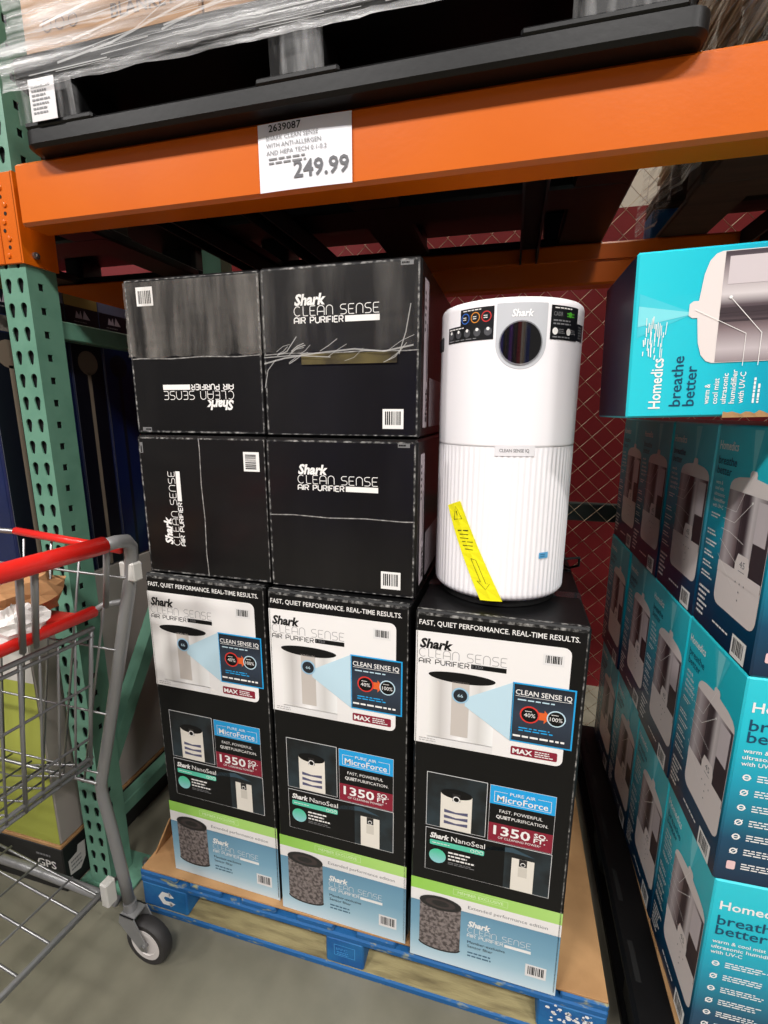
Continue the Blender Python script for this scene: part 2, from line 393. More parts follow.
for i, (x, where) in enumerate(((-.86, 'near the green upright'), (-.62, 'above the left black cartons'), (.02, 'right above the white purifier'), (.62, 'beyond the teal carton lying on top'))):
    q = MB(); q.box(x - .027, x - .021, .946, 1.683, BZ1 - .05, BZ1, DARKSTEEL_SLOTSHADE); q.box(x + .021, x + .027, .946, 1.683, BZ1 - .05, BZ1, DARKSTEEL_SLOTSHADE); q.box(x - .027, x + .027, .946, 1.683, BZ1 - .006, BZ1, DARKSTEEL_SLOTSHADE)
    tag(q.build('pallet_support_bar'), 'dark steel pallet support bar between the beams ' + where, 'support bar', 'pallet support bars between the beams')

# price sign on the beam
ps = thing('price_sign', 'white paper price sign reading 249.99 on the orange beam', 'price sign', (-.38, .876, 1.83))
q = MB(); n = 10; vv = []; ff = []
sx0, sx1, sz0, sz1 = -.467, -.291, 1.788, 1.896
for i in range(n + 1):
    x = sx0 + (sx1 - sx0) * i / n; y = .8765 - .002 * math.sin(math.pi * i / n)
    vv += [(x, y, sz0), (x, y, sz1), (x, y + .0008, sz0), (x, y + .0008, sz1)]
for i in range(n): b = 4 * i; ff += [(b, b + 4, b + 5, b + 1), (b + 2, b + 3, b + 7, b + 6), (b, b + 2, b + 6, b + 4), (b + 1, b + 5, b + 7, b + 3)]
ff += [(0, 1, 3, 2), (4 * n, 4 * n + 2, 4 * n + 3, 4 * n + 1)]
q.add(vv, ff, M('sign_paper', (232, 232, 236), .25, coat=.3)); q.build('paper', ps, world=True)
pr = Print(lambda a, b, h: Vector((sx0 + a, .8765 - .002 * math.sin(math.pi * a / (sx1 - sx0)) - h - .0004, sz0 + b)))
pr.text('2639087', .022, .094, BLACKINK, .011, .062, off=.012)
for i, tx in enumerate(('SHARK CLEAN SENSE', 'WITH ANTI-ALLERGEN', 'AND HEPA TECH 0.1-0.2')): pr.text(tx, .016, (.081 - i * .0115), GREYINK, .007, (.10, .105, .115)[i])
pr.smear(.02, .042, .12, .055, 2, GREYINK)
pr.text('249.99', .068, .018, M('price_ink', (92, 92, 96), .5), .026, .103, off=.02)
pr.build('lettering', ps, world=True)

# chain link fence behind the rack
cf = thing('chain_link_fence', 'galvanised chain link mesh across the back of the bay', 'fence', (.2, 1.93, 0))
WIRE = M('galvanised_wire', (180, 158, 126), .45)
pitch = .040; q = MB(); pts = []
for i in range(0, 70): pts.append((pitch * .52 if i % 2 else -pitch * .52, .003 if i % 2 else -.003, i * pitch + .03))
q.tube(pts, .0014, WIRE, 4); w0 = q.build('wire', cf, loc=(-1.45, 1.93, 0)); w0.matrix_parent_inverse = Matrix.Translation(cf.location).inverted()
for k in range(1, 92):
    o = w0.copy(); col.objects.link(o); o.location = (-1.45 + k * pitch, 1.93, (k % 2) * pitch)
q = MB(); q.bbox(-1.5, 2.3, 1.945, 1.975, .985, 1.055, M('fence_rail_paint', (52, 66, 62), .5), .003); q.build('rail', cf, world=True)
q = MB(); q.tube([(-1.5, 1.945, .03), (2.3, 1.945, .03)], .012, WIRE, 8); q.build('bottom_rail', cf, world=True)
for x in (-1.5, 2.3):
    q = MB(); q.tube([(x, 1.945, 0), (x, 1.945, 2.9)], .025, WIRE, 10); q.build('fence_post', cf, world=True)

# ================================================================== blue pallet and cardboard
BLUE = M('worn_blue_paint', (14, 84, 146), .6, var=(16, (28, 104, 160), .4, .6), bump=(70, .3))
BLUEWORN = M('scuffed_blue_paint', (20, 90, 148), .7, var=(30, (150, 150, 112), .60, .72, (1, 1, 3)), bump=(60, .4))
WOOD = M('raw_pallet_wood', (158, 146, 104), .8, var=(7, (92, 80, 54), .42, .78, (1.2, 7, 8)), bump=(40, .3, (1, 8, 8)))
bp = thing('blue_pallet', 'blue painted wooden block pallet under the printed purifier cartons', 'pallet', (-.335, 1.39, 0))
bx0, bx1, by0, by1 = -.941, .274, .884, 1.90
def part(name, parent, args, mat, c=.004, fn=None):
    q = MB(); q.bbox(*args, mat, c); return q.build(name, parent, world=True)
for i in range(8):
    x = bx0 + (bx1 - bx0 - .10) * i / 7
    part('deck_board', bp, (x, x + .10 + (.02 if i in (0, 7) else 0) - (.02 if i == 7 else 0), by0, by1, .122, .141), BLUEWORN)
for y in (by0, 1.34, by1 - .10): part('stringer_board', bp, (bx0, bx1, y, y + .10, .102, .121), BLUEWORN)
blk = []
for y in (by0, 1.34, by1 - .10):
    for x, ww in ((bx0, .145), (-.385, .10), (bx1 - .145, .145)):
        part('block', bp, (x, x + ww, y + .003, y + .10, .021, .101), BLUE, .004)
for y in (by0, 1.34, by1 - .10):
    q = MB(); q.bbox(bx0, bx1, y, y + .10, 0, .02, BLUEWORN, .004); wi = q.mi(WOOD); q.m[5] = wi; q.m[3] = wi; q.build('bottom_board', bp, world=True)
for x in (bx0, -.385, bx1 - .10): part('bottom_board', bp, (x, x + .10, by0 + .102, 1.338, 0, .018), WOOD)
part('inner_board', bp, (bx0 + .15, -.39, 1.0, 1.022, .024, .10), WOOD); part('inner_board', bp, (-.28, bx1 - .15, 1.0, 1.022, .024, .10), WOOD)
pr = Print.plane((bx0, by0 + .003, .021), (1, 0, 0), (0, 0, 1))
# arrow-like open C mark on the corner block
pr.poly([(.052, .042), (.066, .062), (.095, .062), (.088, .048), (.075, .048), (.070, .042)], WHITE); pr.poly([(.052, .042), (.070, .042), (.076, .033), (.090, .034), (.098, .020), (.066, .020)], WHITE)
pr.poly([(.088, .066), (.088, .046), (.104, .050)], WHITE); pr.poly([(.09, .036), (.09, .016), (.106, .030)], WHITE)
pr.build('white_mark', bp, world=True)
pr = Print.plane((-.385, by0 + .003, .021), (1, 0, 0), (0, 0, 1)); LB = M('pale_blue_stamp', (70, 150, 210), .6)
pr.frame(.022, .028, .078, .062, .0015, LB); pr.text('IPPC', .028, .045, LB, .008, .03); pr.smear(.03, .031, .072, .043, 2, LB); pr.build('stamp', bp, world=True)
pr = Print.plane((bx1 - .145, by0 + .003, .021), (1, 0, 0), (0, 0, 1)); rr = random.Random(4)
for k in range(46):
    a, b = rr.uniform(.02, .115), rr.gauss(.055, .011); s_ = rr.uniform(.0015, .006); pr.poly([(a + s_ * math.cos(t) * rr.uniform(.6, 1.2), b + s_ * .7 * math.sin(t)) for t in (0, 1.1, 2.2, 3.3, 4.4, 5.4)], WHITE, k % 3)
pr.build('worn_white_stencil', bp, world=True)
cs = thing('cardboard_sheet', 'brown cardboard slip sheet between the blue pallet and the cartons', 'cardboard sheet', (-.33, 1.38, .142))
q = MB(); q.bbox(-.935, .272, .887, 1.88, .142, .148, CARD, .001); q.build('sheet', cs, world=True)
q = MB(); q.add([(-.925, .93, .1482), (-.925, 1.10, .1482), (-.885, 1.12, .235), (-.885, .955, .255), (-.929, .93, .1482), (-.929, 1.10, .1482), (-.889, 1.12, .235), (-.889, .955, .255)],
                [(0, 1, 2, 3), (7, 6, 5, 4), (0, 3, 7, 4), (1, 5, 6, 2), (3, 2, 6, 7)], CARD); tag(q.build('cardboard_flap'), 'loose brown cardboard flap standing at the pallet corner nearest the cart', 'cardboard flap')


# ================================================================== printed purifier cartons
CW, CH = .326, .868
CARTON = M('black_carton', (8, 8, 9), .42, spec=.3, bump=(14, .10))
SCUFF = M('scuffed_carton_edge', (24, 24, 25), .5, var=(90, (176, 174, 170), .46, .78, (1, 1, 1)), bump=(50, .3))
PANELW = M('carton_white', (234, 231, 228), .38); MAROON = M('carton_maroon', (132, 22, 46), .4); CYAN = M('carton_cyan', (28, 160, 222), .4)
PALEB = M('pale_blue_beam', (188, 216, 228), .4); SILVER = gradient('silver_body', [(0, (236, 234, 230)), (.2, (196, 192, 188)), (.5, (244, 242, 240)), (.78, (206, 204, 200)), (1, (240, 240, 238))], 0, -CW / 2 + .028, -CW / 2 + .162, .4)
SLATE = gradient('slate_panel', [(0, (28, 36, 48)), (.5, (44, 56, 72)), (1, (22, 26, 36))], 2, .61, .741, .35)
REDI = M('carton_red', (214, 52, 44), .4); ORI = M('carton_orange', (220, 96, 40), .4); LIME = gradient('lime_band', [(0, (150, 206, 84)), (1, (176, 218, 120))], 0, -CW / 2, CW / 2, .4)
BAND = gradient('blue_band', [(0, (208, 226, 234)), (.25, (164, 198, 212)), (.6, (122, 166, 188)), (1, (100, 146, 172))], 2, 0, .165, .4)
DRUM = M('filter_mesh', (136, 126, 122), .6, var=(130, (72, 64, 62), .40, .6)); DRUMT = M('filter_rim', (34, 32, 32), .4)
SMOKE = M('smoky_picture', (16, 20, 23), .35, var=(11, (44, 60, 68), .45, .75)); CREAM = M('picture_cream', (226, 220, 208), .4); MINT = M('mint_green', (88, 196, 166), .4)
GLOBE = gradient('globe_print', [(0, (150, 206, 214)), (1, (70, 196, 150))], 2, .275, .312, .4)
def make_carton(label, group):
    t = thing('printed_carton', label, 'carton', group=group)
    q = MB(); q.bbox(-CW / 2, CW / 2, 0, CW, 0, CH, CARTON, .004); shade_auto(q.build('box', t), 50)
    # tape over the top seam and worn edges
    pr = Print.plane((-CW / 2, 0, CH), (1, 0, 0), (0, 1, 0)); pr.rect(0, .145, CW, .18, M('clear_tape', (30, 30, 32), .12, coat=.5), 0)
    pr.rect(.003, .003, CW - .003, .010, SCUFF, 1); pr.build('top_tape', t)
    P_ = lambda: Print.plane((-CW / 2, 0, 0), (1, 0, 0), (0, 0, 1))
    e = P_(); e.rect(.004, CH - .010, CW - .004, CH - .004, SCUFF); e.rect(CW - .0065, .01, CW - .004, CH - .004, SCUFF); e.rect(.004, .3, .0055, CH - .004, SCUFF); e.build('edge_wear', t)
    e = P_(); e.text('FAST, QUIET PERFORMANCE. REAL-TIME RESULTS.', .008, .838, WHITE, .0105, .300, off=.008); e.build('tagline', t)
    e = P_()
    e.rrect(.002, .572, .296, .824, .014, PANELW, 0, (1, 0, 0, 1))
    pn = e.build('product_panel', t); e = P_()
    e.text('Shark', .010, .789, BLACKINK, .0195, .066, off=.04, shear=.22)
    e.strokes('CLEAN SENSE', .009, .7685, M('light_grey_ink', (156, 154, 154), .5), .0185, .172, .0012)
    e.strokes('AIR PURIFIER', .009, .7545, BLACKINK, .0105, .100, .0016)
    e.rect(.113, .7555, .181, .7655, BLACKINK, 1); e.text('1350', .116, .758, GREYINK, .006, .02, 2)
    e.build('brand_lettering', pn); e = P_()
    e.barcode(.246, .785, .284, .808, M('barcode_white', (226, 224, 222), .5), BLACKINK, 1, 3)
    e.build('barcode', pn); e = P_()
    # purifier picture: body, dark top, light column, round display
    e.rect(.029, .588, .162, .733, SILVER, 1); e.poly([(.029, .733)] + arcp(.0955, .733, .0665, .013, 180, 360, 14) + [(.162, .733)] + arcp(.0955, .733, .0665, .010, 0, 180, 14), BLACKINK, 2)
    e.rect(.077, .600, .112, .724, M('print_column', (196, 188, 180), .4), 2)
    e.poly([(.104, .690), (.196, .740), (.196, .611), (.104, .672)], PALEB, 3)
    e.disc(.0945, .694, .0175, M('print_ring_blue', (150, 190, 214), .4), 4); e.disc(.0945, .694, .0140, M('print_display', (28, 34, 44), .3), 5); e.text('66', .089, .6905, PALEB, .007, .011, 6)
    e.rect(.029, .574, .162, .590, M('print_base_white', (224, 222, 220), .4), 1)
    e.smear(.012, .576, .06, .586, 2, M('faint_grey', (180, 178, 176), .5), 2)
    e.build('product_picture', pn); e = P_()
    e.rect(.1945, .612, .3105, .741, CYAN, 3); e.rect(.1975, .615, .3075, .738, SLATE, 4)
    e.text('CLEAN SENSE IQ', .2005, .7165, WHITE, .0105, .103, 5, off=.008); e.rect(.2005, .713, .304, .7138, WHITE, 5)
    e.smear(.205, .703, .302, .709, 1, PALEB, 5); e.smear(.21, .637, .297, .648, 2, CYAN, 5, 2); e.smear(.2, .622, .305, .631, 1, WHITE, 5, 3)
    e.poly([(.238, .668), (.256, .668), (.256, .661), (.268, .676), (.256, .690), (.256, .684), (.238, .684)], ORI, 5)
    e.disc(.229, .676, .0185, REDI, 6); e.disc(.229, .676, .0155, BLACKINK, 7); e.disc(.278, .6755, .0175, PALEB, 6); e.disc(.278, .6755, .0150, BLACKINK, 7)
    e.text('40%', .2185, .671, WHITE, .0085, .021, 8); e.text('100%', .2665, .670, WHITE, .0085, .023, 8); e.smear(.22, .682, .238, .685, 1, WHITE, 8); e.smear(.269, .682, .287, .685, 1, WHITE, 8)
    e.build('sensor_callout', pn); e = P_()
    e.rrect(.198, .581, .286, .6005, .003, MAROON, 1); e.text('MAX', .2015, .5855, WHITE, .0105, .038, 2, off=.03); e.smear(.244, .584, .282, .598, 3, WHITE, 2)
    e.build('claim_badge', pn)
    e = P_(); HOLE = M('carton_slit', (4, 4, 4), .7); e.line(arcp(.163, .537, .041, .0155, 0, 360, 24), .0012, HOLE, 0); e.build('hand_hole', t)
    e = P_()
    FR = M('panel_outline', (214, 214, 214), .4)
    e.rect(.031, .370, .158, .504, FR, 0); e.rect(.0322, .3712, .1568, .5028, SMOKE, 1)
    e.poly([(.062, .3712), (.128, .3712), (.128, .461), (.062, .461)], CREAM, 2); e.disc(.095, .461, .033, BLACKINK, 3, ry=.0115); e.rect(.087, .444, .103, .462, DRUMT, 4); e.disc(.095, .449, .0075, WHITE, 5); e.disc(.095, .449, .0055, BLACKINK, 6)
    for k in range(3): e.poly([(.070, .384 + k * .014), (.120, .384 + k * .014), (.120, .392 + k * .014), (.095, .388 + k * .014), (.070, .392 + k * .014)], M('print_coil', (84, 84, 112), .4), 3)
    e.build('airflow_picture', t); e = P_()
    e.rect(.163, .366, .2925, .5025, FR, 0); e.rect(.1637, .458, .2918, .5018, CYAN, 1); e.rect(.1637, .412, .2918, .458, BLACKINK, 1); e.rect(.1637, .3667, .2918, .412, MAROON, 1)
    pn = e.build('power_panel', t); e = P_()
    e.frame(.172, .463, .284, .489, .0009, WHITE, 2); e.rect(.199, .483, .257, .494, CYAN, 3); e.text('PURE AIR', .203, .4845, WHITE, .0075, .050, 4); e.text('MicroForce', .178, .467, WHITE, .0145, .100, 4, off=.012)
    e.text('FAST, POWERFUL', .184, .440, WHITE, .0075, .085, 3); e.text('QUIET', .178, .4255, WHITE, .0078, .029, 3, off=.02); e.text('PURIFICATION.', .209, .4255, WHITE, .0075, .072, 3)
    e.text('1350', .174, .385, WHITE, .0215, .074, 3, off=.02); e.text('SQ.', .255, .397, WHITE, .0105, .027, 3, off=.02); e.text('FT.', .255, .3845, WHITE, .0105, .023, 3, off=.02); e.text('OF CLEANING POWER*', .184, .3755, WHITE, .0055, .086, 3)
    e.build('power_lettering', pn); e = P_()
    e.rect(.031, .254, .2935, .3645, FR, 0); e.rect(.0322, .2552, .2923, .3633, SMOKE, 1); e.rect(.0322, .2552, .2, .3633, BLACKINK, 2)
    pn = e.build('seal_panel', t); e = P_()
    e.text('Shark', .041, .341, WHITE, .0125, .042, 3, off=.04, shear=.22); e.text('NanoSeal', .087, .341, WHITE, .0125, .072, 3)
    e.rrect(.041, .3225, .158, .3355, .003, MINT, 3); e.smear(.046, .327, .10, .331, 1, WHITE, 4)
    for k in range(3): e.disc(.133 + k * .0095, .329, .0042, WHITE, 4); e.disc(.133 + k * .0095, .329, .0030, MINT, 5)
    e.disc(.0585, .295, .0185, GLOBE, 3); e.smear(.082, .289, .142, .315, 3, WHITE, 3, 5); e.smear(.082, .279, .15, .287, 2, GREYINK, 3, 6)
    e.build('seal_lettering', pn); e = P_()
    e.rect(.215, .2552, .2605, .336, CREAM, 3); e.rect(.230, .318, .246, .336, DRUMT, 4); e.disc(.238, .324, .005, WHITE, 5); e.disc(.238, .324, .0036, BLACKINK, 6); e.rect(.229, .292, .247, .316, M('picture_cream_shade', (204, 198, 186), .4), 4)
    e.poly([(.262, .345), (.215, .36), (.17, .352), (.15, .335), (.175, .343), (.215, .348)], M('air_swirl', (52, 74, 86), .5), 2)
    e.build('purifier_picture', pn)
    e = P_()
    e.rect(.001, .001, CW - .001, .163, BAND, 0); e.rect(.001, .162, CW - .001, .194, PANELW, 0); e.rect(.001, .194, CW - .001, .2245, LIME, 0)
    pn = e.build('base_band', t); e = P_()
    e.frame(.096, .202, .214, .2175, .0007, M('lime_outline', (214, 234, 186), .4), 1); e.text('MEMBER EXCLUSIVE', .106, .206, M('lime_letter', (222, 240, 196), .4), .0075, .098, 1)
    e.text('Extended performance edition', .130, .173, GREYINK, .0085, .168, 1)
    e.build('edition_lettering', pn); e = P_()
    # filter drum
    e.poly([(.022, .168)] + [(.022, .05)] + arcp(.0685, .05, .0465, .014, 180, 360, 14) + [(.115, .168)], DRUM, 2); e.disc(.0685, .168, .0475, DRUMT, 3, ry=.019); e.disc(.0685, .168, .034, M('drum_core', (62, 54, 52), .6), 4, ry=.0125)
    e.disc(.0685, .168, .020, DRUMT, 5, ry=.0075); e.line(arcp(.0685, .050, .0465, .014, 180, 360, 14), .004, DRUMT, 3)
    e.build('filter_picture', pn); e = P_()
    e.text('Shark', .131, .1265, WHITE, .0145, .050, 2, off=.04, shear=.22); e.strokes('CLEAN SENSE', .131, .109, WHITE, .0145, .136, .0009, 2); e.strokes('AIR PURIFIER', .131, .0965, WHITE, .009, .078, .0013, 2); e.rect(.212, .0955, .268, .103, WHITE, 2)
    e.text('Member-exclusive', .132, .079, BLACKINK, .0075, .082, 2); e.text('Sensor filter', .132, .067, BLACKINK, .0075, .056, 2); e.smear(.133, .04, .205, .058, 2, M('band_small_print', (70, 104, 126), .5), 2)
    e.build('band_lettering', pn); e = P_()
    e.barcode(.259, .035, .303, .068, M('barcode_white', (226, 224, 222), .5), BLACKINK, 2, 9)
    e.build('barcode', pn)
    # plain copy block on the right-hand side
    e = Print.plane((CW / 2, 0, 0), (0, 1, 0), (0, 0, 1)); e.rect(.02, .001, CW - .02, .10, BAND, 0); e.smear(.05, .30, .28, .60, 14, GREYINK, 0, 8); e.text('Shark', .06, .74, WHITE, .03, .11, off=.04, shear=.22); e.strokes('CLEAN SENSE', .06, .70, WHITE, .026, .2, .0015); e.build('side_print', t)
    return t
carton = make_carton('black and white printed purifier carton on the blue pallet, next to the cart', 'printed cartons on the blue pallet')
carton.location = (-.678, .906, .148); carton.rotation_euler = (0, 0, R(-1.2))
for (x, y, a, lab) in ((-.341, .889, -1.0, 'middle of the three front printed purifier cartons, under two stacked black cartons'),
                       (-.002, .870, -.3, 'printed purifier carton directly under the white display purifier'),
                       (.0, 1.205, .2, 'black purifier carton standing behind the one under the white purifier'),
                       (-.342, 1.225, 0, 'purifier carton in the back row behind the middle printed carton'),
                       (-.68, 1.243, 0, 'purifier carton in the back row behind the printed carton nearest the cart')):
    o = copy_tree(carton); o.location = (x, y, .148); o.rotation_euler = (0, 0, R(a)); o['label'] = lab

# ================================================================== plain black cartons lying on the printed ones
DW = .328
DARKC = M('glossy_black_carton', (14, 13, 14), .32, spec=.35, var=(7, (26, 25, 25), .45, .75, (1, 1, .25)), bump=(9, .35), coat=.12)
SHEEN = film_material('film_sheen', 9, (3, 1, .35), .38, .80, .46, (176, 170, 162))  # grey light sheen of the film, put into its tint and alpha
TAPE = M('tape_seam', (96, 94, 92), .25, var=(60, (190, 188, 184), .35, .8), bump=(60, .4))
def make_dark(label):
    t = thing('black_carton', label, 'carton', group='plain black cartons stacked on the printed ones')
    h = DW; q = MB(); q.bbox(-h / 2, h / 2, 0, CH, -h / 2, h / 2, DARKC, .005); shade_auto(q.build('box', t), 50)
    P_ = lambda: Print.plane((-h / 2, 0, -h / 2), (1, 0, 0), (0, 0, 1))
    e = P_(); rr = random.Random(3)
    e.line([(.004, .163), (.06, .1655), (.14, .163), (.22, .166), (.30, .164), (.324, .165)], .0022, TAPE, 0)
    e.build('flap_seam', t)
    e = P_()
    for a0, b0, a1, b1 in ((.004, h - .0075, h - .004, h - .004), (.004, .004, .0075, h - .004), (h - .0075, .004, h - .004, h - .004), (.004, .004, h - .004, .0060)): e.rect(a0, b0, a1, b1, SCUFF)
    e.build('edge_wear', t)
    e = P_(); e.text('Shark', .074, .2545, WHITE, .0195, .066, off=.04, shear=.22); e.strokes('CLEAN SENSE', .073, .2345, WHITE, .0175, .174, .0014); e.strokes('AIR PURIFIER', .073, .2205, WHITE, .0110, .102, .0022); e.rect(.179, .2205, .248, .2315, WHITE)
    e.build('lettering', t)
    e = P_(); e.barcode(.254, .018, .296, .056, WHITE, BLACKINK, 0, 5); e.build('barcode_label', t)
    e = P_(); e.rect(.288, .313, .312, .322, M('dim_print', (112, 112, 112), .5)); e.smear(.29, .314, .31, .321, 1, BLACKINK, 1); e.build('part_number', t)
    # right side: pale copy panel
    e = Print.plane((h / 2, 0, -h / 2), (0, 1, 0), (0, 0, 1)); PG = M('side_panel_grey', (176, 166, 172), .4)
    e.rect(.03, .02, .075, h - .03, PG); e.rect(.10, .02, .5, .12, PG); e.text('Shark', .068, .03, BLACKINK, .016, .07, 2, off=.03, rot=90); e.smear(.036, .2, .05, .28, 6, BLACKINK, 1); e.line([(.062, .11), (.062, .22)], .004, BLACKINK, 1); e.build('side_print', t)
    return t
dark = make_dark('upper black carton of the middle stack with torn stretch film across it')
dark.location = (-.343, .935, 1.348 + DW / 2 * 1.018); 
defs = ((-.679, .940, 1.348 + DW / 2 * 1.018, 180, 'black carton upside down on top of the stack nearest the upright'),
        (-.338, .912, 1.018 + DW / 2, 0, 'lower black carton of the middle stack, beside the white purifier'),
        (-.667, .918, 1.018 + DW / 2, 90, 'black carton turned on its side with lettering running upward'))
for x, y, z, a, lab in defs:
    o = copy_tree(dark); o.location = (x, y, z); o.rotation_euler = (0, R(-a), 0); o['label'] = lab
    if z > 1.4: o.scale = (1.018, 1, 1.018)
dark.scale = (1.018, 1, 1.018)
# film on the two top cartons
fl = thing('stretch_film', 'clear crinkled stretch film over the front of the two top black cartons', 'film', (-.51, .93, 1.35))
SHEEN2 = film_material('film_sheen_thin', 9, (3, 1, .35), .45, .95, .26, (170, 166, 160))  # fainter painted sheen for the film on the middle carton
rr = random.Random(5)
for xa, xb, base, hz in ((-.843, -.512, .940, SHEEN), (-.506, -.180, .935, SHEEN2)):
    q = MB(); nx, nz = 24, 24; vv = []; ff = []
    for j in range(nz + 1):
        for i in range(nx + 1):
            z = (1.516 + (1.673 - 1.516) * j / nz) + (.002 * math.sin(i * 1.7) + .002 * math.sin(i * .6 + 2)) * (1 - j / nz)
            vv.append((xa + (xb - xa) * i / nx, base - .003 - .002 * rr.random() - .003 * (1 - j / nz) * rr.random(), z))
    for j in range(nz):
        for i in range(nx): k = j * (nx + 1) + i; ff.append((k, k + 1, k + nx + 2, k + nx + 1))
    q.add(vv, ff, hz); q.build('film_sheet', fl, smooth=True, world=True)
STR = M('film_strand', (214, 212, 208), .25, alpha=.42)
q = MB(); rr = random.Random(11)
pr = Print(lambda a, b, h: Vector((-.507 + a, .9285 - h, 1.348 + b)))
for k in range(15):
    a = .01 + .26 * rr.random(); L = rr.uniform(.02, .05); b = .158 + rr.uniform(-.012, .014) + .04 * max(0, a - .26)
    pr.line([(a, b), (a + L * .5, b + L * rr.uniform(.15, .4)), (a + L, b + L * rr.uniform(.4, .8))], rr.uniform(.0008, .0022), STR, k % 4)
pr.line([(.004, .148), (.05, .158), (.12, .166), (.2, .172), (.26, .166), (.318, .176)], .003, STR, 4); pr.line([(.004, .10), (.012, .135), (.03, .155)], .0018, STR, 5); pr.line([(.29, .16), (.303, .2), (.312, .25)], .002, STR, 5)
pr.line([(.004, .160), (.07, .163), (.15, .158)], .002, STR, 3)
pr.build('torn_film_strand', fl, world=True)
pr = Print(lambda a, b, h: Vector((-.507 + a, .9325 - h, 1.348 + b)))
pr.rect(.085, .145, .285, .166, M('tan_tape_strip', (96, 86, 52), .3, var=(12, (52, 46, 34), .4, .65)), 0); pr.build('tape_strip', fl, world=True)

# ================================================================== white display purifier
cx, cy, PR = -.0146, 1.046, .137
PZ0, PZ1, SEAM = 1.030, 1.597, 1.337
pf = thing('air_purifier', 'white cylindrical air purifier on display with yellow warning tape', 'air purifier', (cx, cy, 1.016))
PWHITE = M('purifier_white', (246, 243, 245), .3, coat=.15)
def cylpt(s, z, h=0, rad=PR): a = s / PR; return Vector((cx + (rad + h) * math.sin(a), cy - (rad + h) * math.cos(a), z))
q = MB(); q.lathe([(.118, 1.016), (.122, 1.018), (.122, PZ0 + .004)], M('purifier_foot_black', (18, 18, 18), .5), (cx, cy, 0), 48); q.build('foot', pf, world=True)
q = MB(); q.lathe([(PR - .0012, SEAM - .0012), (PR - .0006, SEAM + .0002), (PR, SEAM + .0010), (PR, SEAM + .004), (PR, PZ1 - .014), (PR, PZ1 - .010), (PR - .002, PZ1 - .004), (PR - .006, PZ1 - .0005), (PR - .012, PZ1), (PR - .02, PZ1 - .004)], PWHITE, (cx, cy, 0), 96); shade_auto(q.build('upper_housing', pf, world=True), 40)
q = MB(); q.lathe([(.118, PZ1 - .006), (.05, PZ1 - .006), (.04, PZ1 - .012)], M('outlet_grille', (40, 40, 42), .5), (cx, cy, 0), 48); q.build('outlet_grille', pf, world=True)
q = MB(); nr = 76; ns = nr * 5; vv = []; ff = []; prof = [(PZ0, -.016), (PZ0 + .004, -.006), (PZ0 + .012, 0), (PZ0 + .018, 0), (SEAM - .016, 0), (SEAM - .012, 0), (SEAM - .0012, -.0004)]
for z, dr in prof:
    for k in range(ns):
        a = 2 * math.pi * k / ns; ph = (k % 5) / 5; rib = -.0014 * (1 if ph in (0.0,) else .55 if ph in (.2, .8) else 0)
        if z in (PZ0, SEAM - .0012): rib = 0
        vv.append((cx + (PR + dr + rib) * math.sin(a), cy - (PR + dr + rib) * math.cos(a), z))
for j in range(len(prof) - 1):
    for k in range(ns): ff.append((j * ns + k, j * ns + (k + 1) % ns, (j + 1) * ns + (k + 1) % ns, (j + 1) * ns + k))
q.add(vv, ff, PWHITE); shade_auto(q.build('ribbed_filter_cover', pf, world=True), 60)
def cprint(): return Print(lambda a, b, h: cylpt(a, b, h))
e = cprint(); GP = M('purifier_grey_panel', (196, 198, 202), .25, coat=.3); uc, uz, ur = .022, 1.519, .0445
cols = 28
for i in range(cols):
    a0 = uc - ur * math.cos(math.pi * i / cols); a1 = uc - ur * math.cos(math.pi * (i + 1) / cols)
    b0 = uz - math.sqrt(max(0, ur * ur - (a0 - uc) ** 2)); b1 = uz - math.sqrt(max(0, ur * ur - (a1 - uc) ** 2))
    e.poly([(a0, b0), (a1, b1), (a1, PZ1 - .011), (a0, PZ1 - .011)], GP, 0)
fp = e.build('front_panel', pf, world=True)
q = MB(); vv = []; ff = []; n = 40; q2 = .0355
e = cprint()
DISP = M('display_black_glass', (10, 10, 12), .06, spec=.9, coat=.6)
for i in range(36):
    a0 = .0212 - q2 * math.cos(math.pi * i / 36); a1 = .0212 - q2 * math.cos(math.pi * (i + 1) / 36)
    h0 = math.sqrt(max(0, q2 * q2 - (a0 - .0212) ** 2)); h1 = math.sqrt(max(0, q2 * q2 - (a1 - .0212) ** 2))
    e.poly([(a0, uz - h0), (a1, uz - h1), (a1, uz + h1), (a0, uz + h0)], DISP, 4)
shade_auto(e.build('round_display', pf, world=True), 60)
e = cprint(); e.ring(.0212, uz, .0355, .0375, M('display_rim', (168, 170, 174), .2, metal=.6), 5, 32); e.build('display_rim', pf, world=True)
e = cprint(); e.text('Shark', .003, 1.563, M('raised_white_letter', (250, 250, 250), .3), .012, .038, 2, off=.025, shear=.2); e.build('brand_lettering', pf, world=True)
STK = M('black_sticker', (22, 22, 24), .3); sb = lambda: cprint()
e = sb(); e.rect(-.132, 1.527, -.027, 1.5555, STK, 1, 10); e.rect(-.096, 1.5555, -.027, 1.583, STK, 1, 7)
for k, c in enumerate(((52, 104, 190), (206, 130, 40), (200, 44, 44))): e.ring(-.084 + k * .0215, 1.5665, .0078, .0095, M('sticker_ring_%d' % k, c, .4), 2, 16); e.smear(-.089 + k * .0215, 1.563, -.079 + k * .0215, 1.570, 2, WHITE, 2)
e.smear(-.09, 1.578, -.035, 1.5815, 1, WHITE, 2)
for k in range(5): e.disc(-.121 + k * .021, 1.541, .0075, M('sticker_icon_grey', (70, 70, 74), .5), 2, 10); e.disc(-.121 + k * .021, 1.5455, .003, WHITE, 3, 8)
e.smear(-.128, 1.5495, -.07, 1.5535, 1, WHITE, 2); e.smear(-.128, 1.529, -.03, 1.5325, 1, GREYINK, 2); e.build('feature_sticker', pf, world=True)
